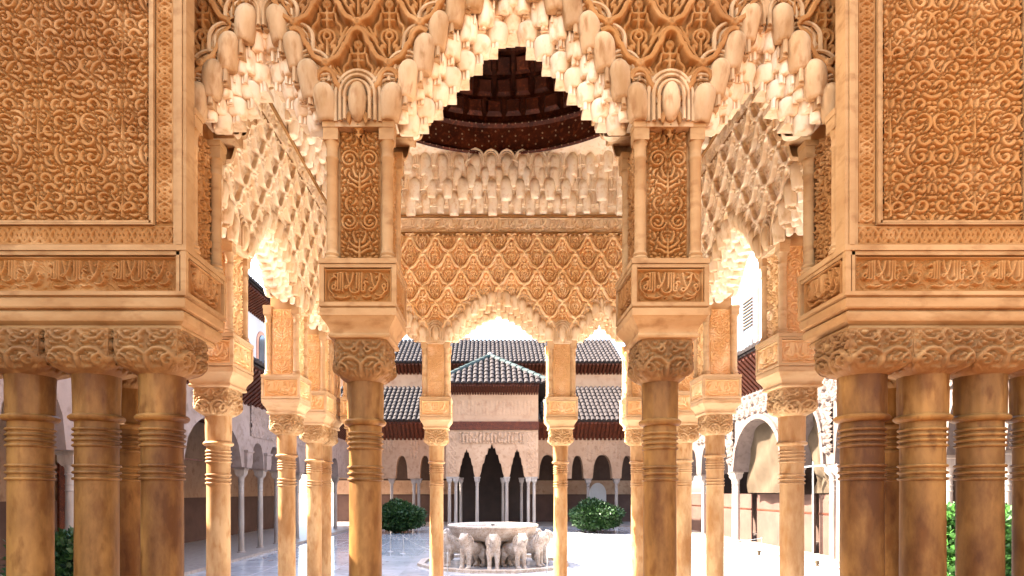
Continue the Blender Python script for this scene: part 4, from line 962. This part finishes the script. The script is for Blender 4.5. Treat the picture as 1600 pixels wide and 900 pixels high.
# voussoir bands round the wide and the twisted-cloth arches
for (a,b,zs,za) in ((16.3,19.5,2.34,3.85),(14.35,15.75,2.34,3.75)):
    n=17; kd='round' if b-a>2 else 'stilt'
    inn=arch_curve(-b,-a,zs,za,n,kd); w_=.16 if b-a>2 else .12; out=arch_curve(-b-w_,-a+w_,zs,za+w_,n,kd)
    for i in range(n):
        q=[inn[i],inn[i+1],out[i+1],out[i]]; c=(sum(p[0] for p in q)/4,sum(p[1] for p in q)/4); q=[(c[0]+(p[0]-c[0])*.95,c[1]+(p[1]-c[1])*.95) for p in q]
        mk('voussoir',MB().prism(q,-.275,-.202).mesh('voussoir',0),M['sun_stucco'],rg)
mk('back_wall',MB().box(-29.2,6,2.6,2.8,0,4.7).mesh('back_wall'),M['dim'],rg)
mk('ceiling',MB().box(-29.2,6,.25,2.6,4.66,4.74).mesh('ceiling'),M['wood'],rg)
mk('floor',MB().box(-29.2,6,-.35,2.6,.003,.05).mesh('floor'),M['pale_marble'],rg)
for a,b in ((12.55,15.9),(16.15,19.6),(20.0,23.2),(23.3,28)):   # brown hoarding inside the arcade
    h=mk('hoarding',MB().box(-b,-a,.55,.60,.05,1.62).mesh('hoarding'),M['dado'],rg)
    mk('rail',MB().box(-b,-a,.53,.548,1.10,1.14).mesh('rail'),M['wood'],h)
eave(rg,-29.2,6,-.2,4.78,-.95,5.5,150)
roof(rg,(-29.2,-1.02,5.56),(6,-1.02,5.56),7.0,3.2,15)
mk('upper_wall',MB().box(-29.2,6,1.45,1.8,5.4,11).mesh('upper_wall'),M['white'],rg)
wy=22.4; w=mk('window',MB().box(-wy-.98,-wy+.98,1.36,1.448,6.7,9.1).mesh('window'),M['red_frame'],rg)
mk('pane',MB().box(-wy-.72,-wy+.72,1.32,1.358,6.95,8.85).mesh('pane'),M['glass'],w); mk('sill',MB().box(-wy-1.1,-wy+1.1,1.15,1.446,6.55,6.69).mesh('sill'),M['white'],w)
for k in range(9): mk('lattice_bar',MB().box(-wy-.05,-wy+.70,1.285,1.318,7.7+.12*k,7.75+.12*k).mesh('lattice_bar'),M['cloth'],w)
mk('mullion',MB().lathe([(.09,6.95),(.06,7.0),(.06,7.7),(.10,7.75)],12,(-wy-.05,1.30)).mesh('mullion'),M['white'],w)
wy2=19.6; w2=mk('window',MB().prism([(-wy2-.5,8.7)]+[(-wy2-.5*math.cos(math.pi*i/10),9.9+.5*math.sin(math.pi*i/10)) for i in range(11)]+[(-wy2+.5,8.7)],1.40,1.447).mesh('window'),M['plaster_lit_pale'],rg)
# dust sheets hung in two arches
def sheet(y0,y1,z0,z1,tw):
    nx,nz=28,36; V=[];Q=[]
    for j in range(nz+1):
        for i in range(nx+1):
            u=i/nx; t=j/nz; pin=1-tw*math.exp(-((t-.18)/.16)**2)
            V.append((-(y0+y1)/2+(u-.5)*(y1-y0)*pin,.20+.05*math.sin(u*19+t*6*tw*2)+.04*math.sin(u*9-t*11),z0+(z1-z0)*t*(1 if tw==0 else 1)))
    for j in range(nz):
        for i in range(nx): a=j*(nx+1)+i; Q.append((a,a+1,a+nx+2,a+nx+1))
    me=quads('dust_sheet',V,Q); return me
tag(mk('dust_sheet',sheet(16.35,19.45,1.66,3.80,0),M['cloth'],None,(XR,0,0),(0,0,R(-90))),'flat beige dust sheet hung in the wide arch of the right gallery','cloth')
tag(mk('dust_sheet',sheet(14.4,15.7,1.66,3.72,.55),M['cloth'],None,(XR,0,0),(0,0,R(-90))),'gathered beige dust sheet tied in the narrow arch of the right gallery','cloth')
sc=thing('scaffold_pole','steel prop with cross bar in front of the gathered dust sheet','prop',(XR-.1,15.0,.05)); mk('pole',MB().tube([(0,0,0),(0,0,2.4)],.022,8).mesh('pole'),M['steel'],sc); mk('cross_bar',MB().tube([(0,-.55,2.28),(0,.55,2.28)],.02,8).mesh('cross_bar'),M['steel'],sc)
G='columns of the right gallery'
wr=['one small arch past the wide arch','just beyond the wide arch, inner of a pair','just beyond the wide arch, outer of a pair','between the two dust sheets, inner of a pair','between the two dust sheets, outer of a pair','near the gathered sheet, inner of a pair','near the gathered sheet, outer of a pair','seen between the clustered columns','seen between the clustered columns, nearer','by the bright hedge','by the bright hedge, nearer','at the near end','farther along, behind the near column','farther along, last']
for k,y in enumerate((21.38,19.75,20.0,15.90,16.2,14.0,14.28,12.35,10.7,9.5,8.0,6.5,22.85,24.45)):
    slim_column('pale column of the right gallery, '+wr[k],XR-.02,y,G,sc=(.95,.95,1))
# small spotlights and a cable on the sunlit floor
for p,lb in ((px(1186,866,15.9),'small brass floor spotlight on the sunlit floor, farther one'),(px(1277,882,13.6),'small brass floor spotlight on the sunlit floor, nearer one')):
    t=thing('floor_spotlight',lb,'spotlight',(p.x,p.y,.003),0,'floor spotlights'); mk('body',MB().lathe([(.05,0),(.05,.02),(.03,.03),(.04,.09),(.05,.13),(.035,.14)],14).mesh('body'),M['cloth'],t); mk('foot',MB().box(-.09,.09,-.06,.06,0,.012).mesh('foot'),M['steel'],t)
cb=[(7.55,19.6-.35*i,.015+.01*math.sin(i*1.7)) for i in range(22)]
tag(mk('cable',MB().tube([(x+.05*math.sin(i*.9),y,z+.003) for i,(x,y,z) in enumerate(cb)],.012,5).mesh('cable'),M['wood']),'dark cable lying along the foot of the right gallery','cable')
# ---------------------------------------------------------------- plants
def leaves(n,fn,size,seed,up=.5):
    rng=random.Random(seed); V=np.zeros((n*4,3),np.float32); Q=np.arange(n*4).reshape(n,4)
    for k in range(n):
        p,nrm=fn(rng); a=Vector((rng.gauss(0,1),rng.gauss(0,1),rng.gauss(0,1)+up)); d=(Vector(nrm)*1.0+a*.8).normalized(); s_=d.cross(Vector((rng.gauss(0,1),rng.gauss(0,1),rng.gauss(0,1)))).normalized()
        L=size*rng.uniform(.7,1.3); w=L*.28; p=Vector(p); t=d.cross(s_)
        c=[p,p+d*L*.5+s_*w+t*.1*L,p+d*L,p+d*L*.5-s_*w+t*.1*L]
        for i in range(4): V[k*4+i]=c[i]
    return quads('leaves',V,Q,False)
def ball_tree(label,x,y,rx,rz,zc,seed):
    t=thing('clipped_tree',label,'tree',(x,y,0),0,'clipped orange trees by the far gallery')
    def fn(r):
        while True:
            v=Vector((r.uniform(-1,1),r.uniform(-1,1),r.uniform(-1,1)))
            if .45<v.length<1: break
        k=1+.10*math.sin(v.x*5+seed)*math.cos(v.y*4)+.07*math.sin(v.z*8+seed*2); n=v.normalized(); q=v.length**.45*k
        if v.length>.8 and r.random()<.25: q*=1.08
        return (n.x*rx*q,n.y*rx*q,zc+n.z*rz*q*(1 if n.z>0 else .85)),n
    mk('crown',leaves(9000,fn,.13,seed),M['leaf'],t)
    tr=MB().tube([(0,0,0),(.02,.01,zc*.35),(0,0,zc)],[.07,.05,.04],8)
    for k in range(5): a=k*1.26; tr.tube([(0,0,zc*.5),(rx*.3*math.cos(a),rx*.3*math.sin(a),zc*.95),(rx*.6*math.cos(a),rx*.6*math.sin(a),zc+.2)],[.03,.02,.01],6)
    mk('trunk',tr.mesh('trunk'),M['bark'],t)
p=px(930,832,25); ball_tree('round clipped tree right of the fountain before the far gallery',p.x,25.0,1.0,.60,.66,3)
p=px(624,832,25); ball_tree('round clipped tree left of the fountain before the far gallery',p.x,25.0,.95,.62,.62,9)
def hedge(label,x0,x1,y0,y1,h,seed,mt,n,size):
    t=thing('leafy_hedge',label,'hedge',((x0+x1)/2,(y0+y1)/2,0),0,'hedges beside the side galleries'); hx,hy=(x1-x0)/2,(y1-y0)/2
    def fn(r):
        p=Vector((r.uniform(-hx,hx),r.uniform(-hy,hy),r.uniform(.05,h))); f=r.choice((0,1,2,3)); 
        if f==0: p.y=-hy*r.uniform(.85,1.05)
        if f==1: p.z=h*r.uniform(.9,1.06)
        if f==2: p.x=-hx*r.uniform(.9,1.05)
        return p,Vector((p.x/hx*.5,p.y/hy*.7,(p.z/h-.3)))
    mk('foliage',leaves(n,fn,size,seed,.6),mt,t); st=MB()
    for k in range(12): 
        a=random.Random(seed+k); x=a.uniform(-hx,hx)*.8; y=a.uniform(-hy,hy)*.8; st.tube([(x,y,0),(x+a.uniform(-.1,.1),y,h*.8)],[.015,.006],5)
    mk('stem',st.mesh('stem'),M['bark'],t)
hedge('bright green laurel hedge seen between the right clustered columns',5.75,7.1,7.7,9.0,1.36,5,M['leaf_light'],7000,.13)
hedge('dark green hedge seen between the left clustered columns',-6.15,-5.1,7.6,8.8,1.04,6,M['leaf'],5000,.11)
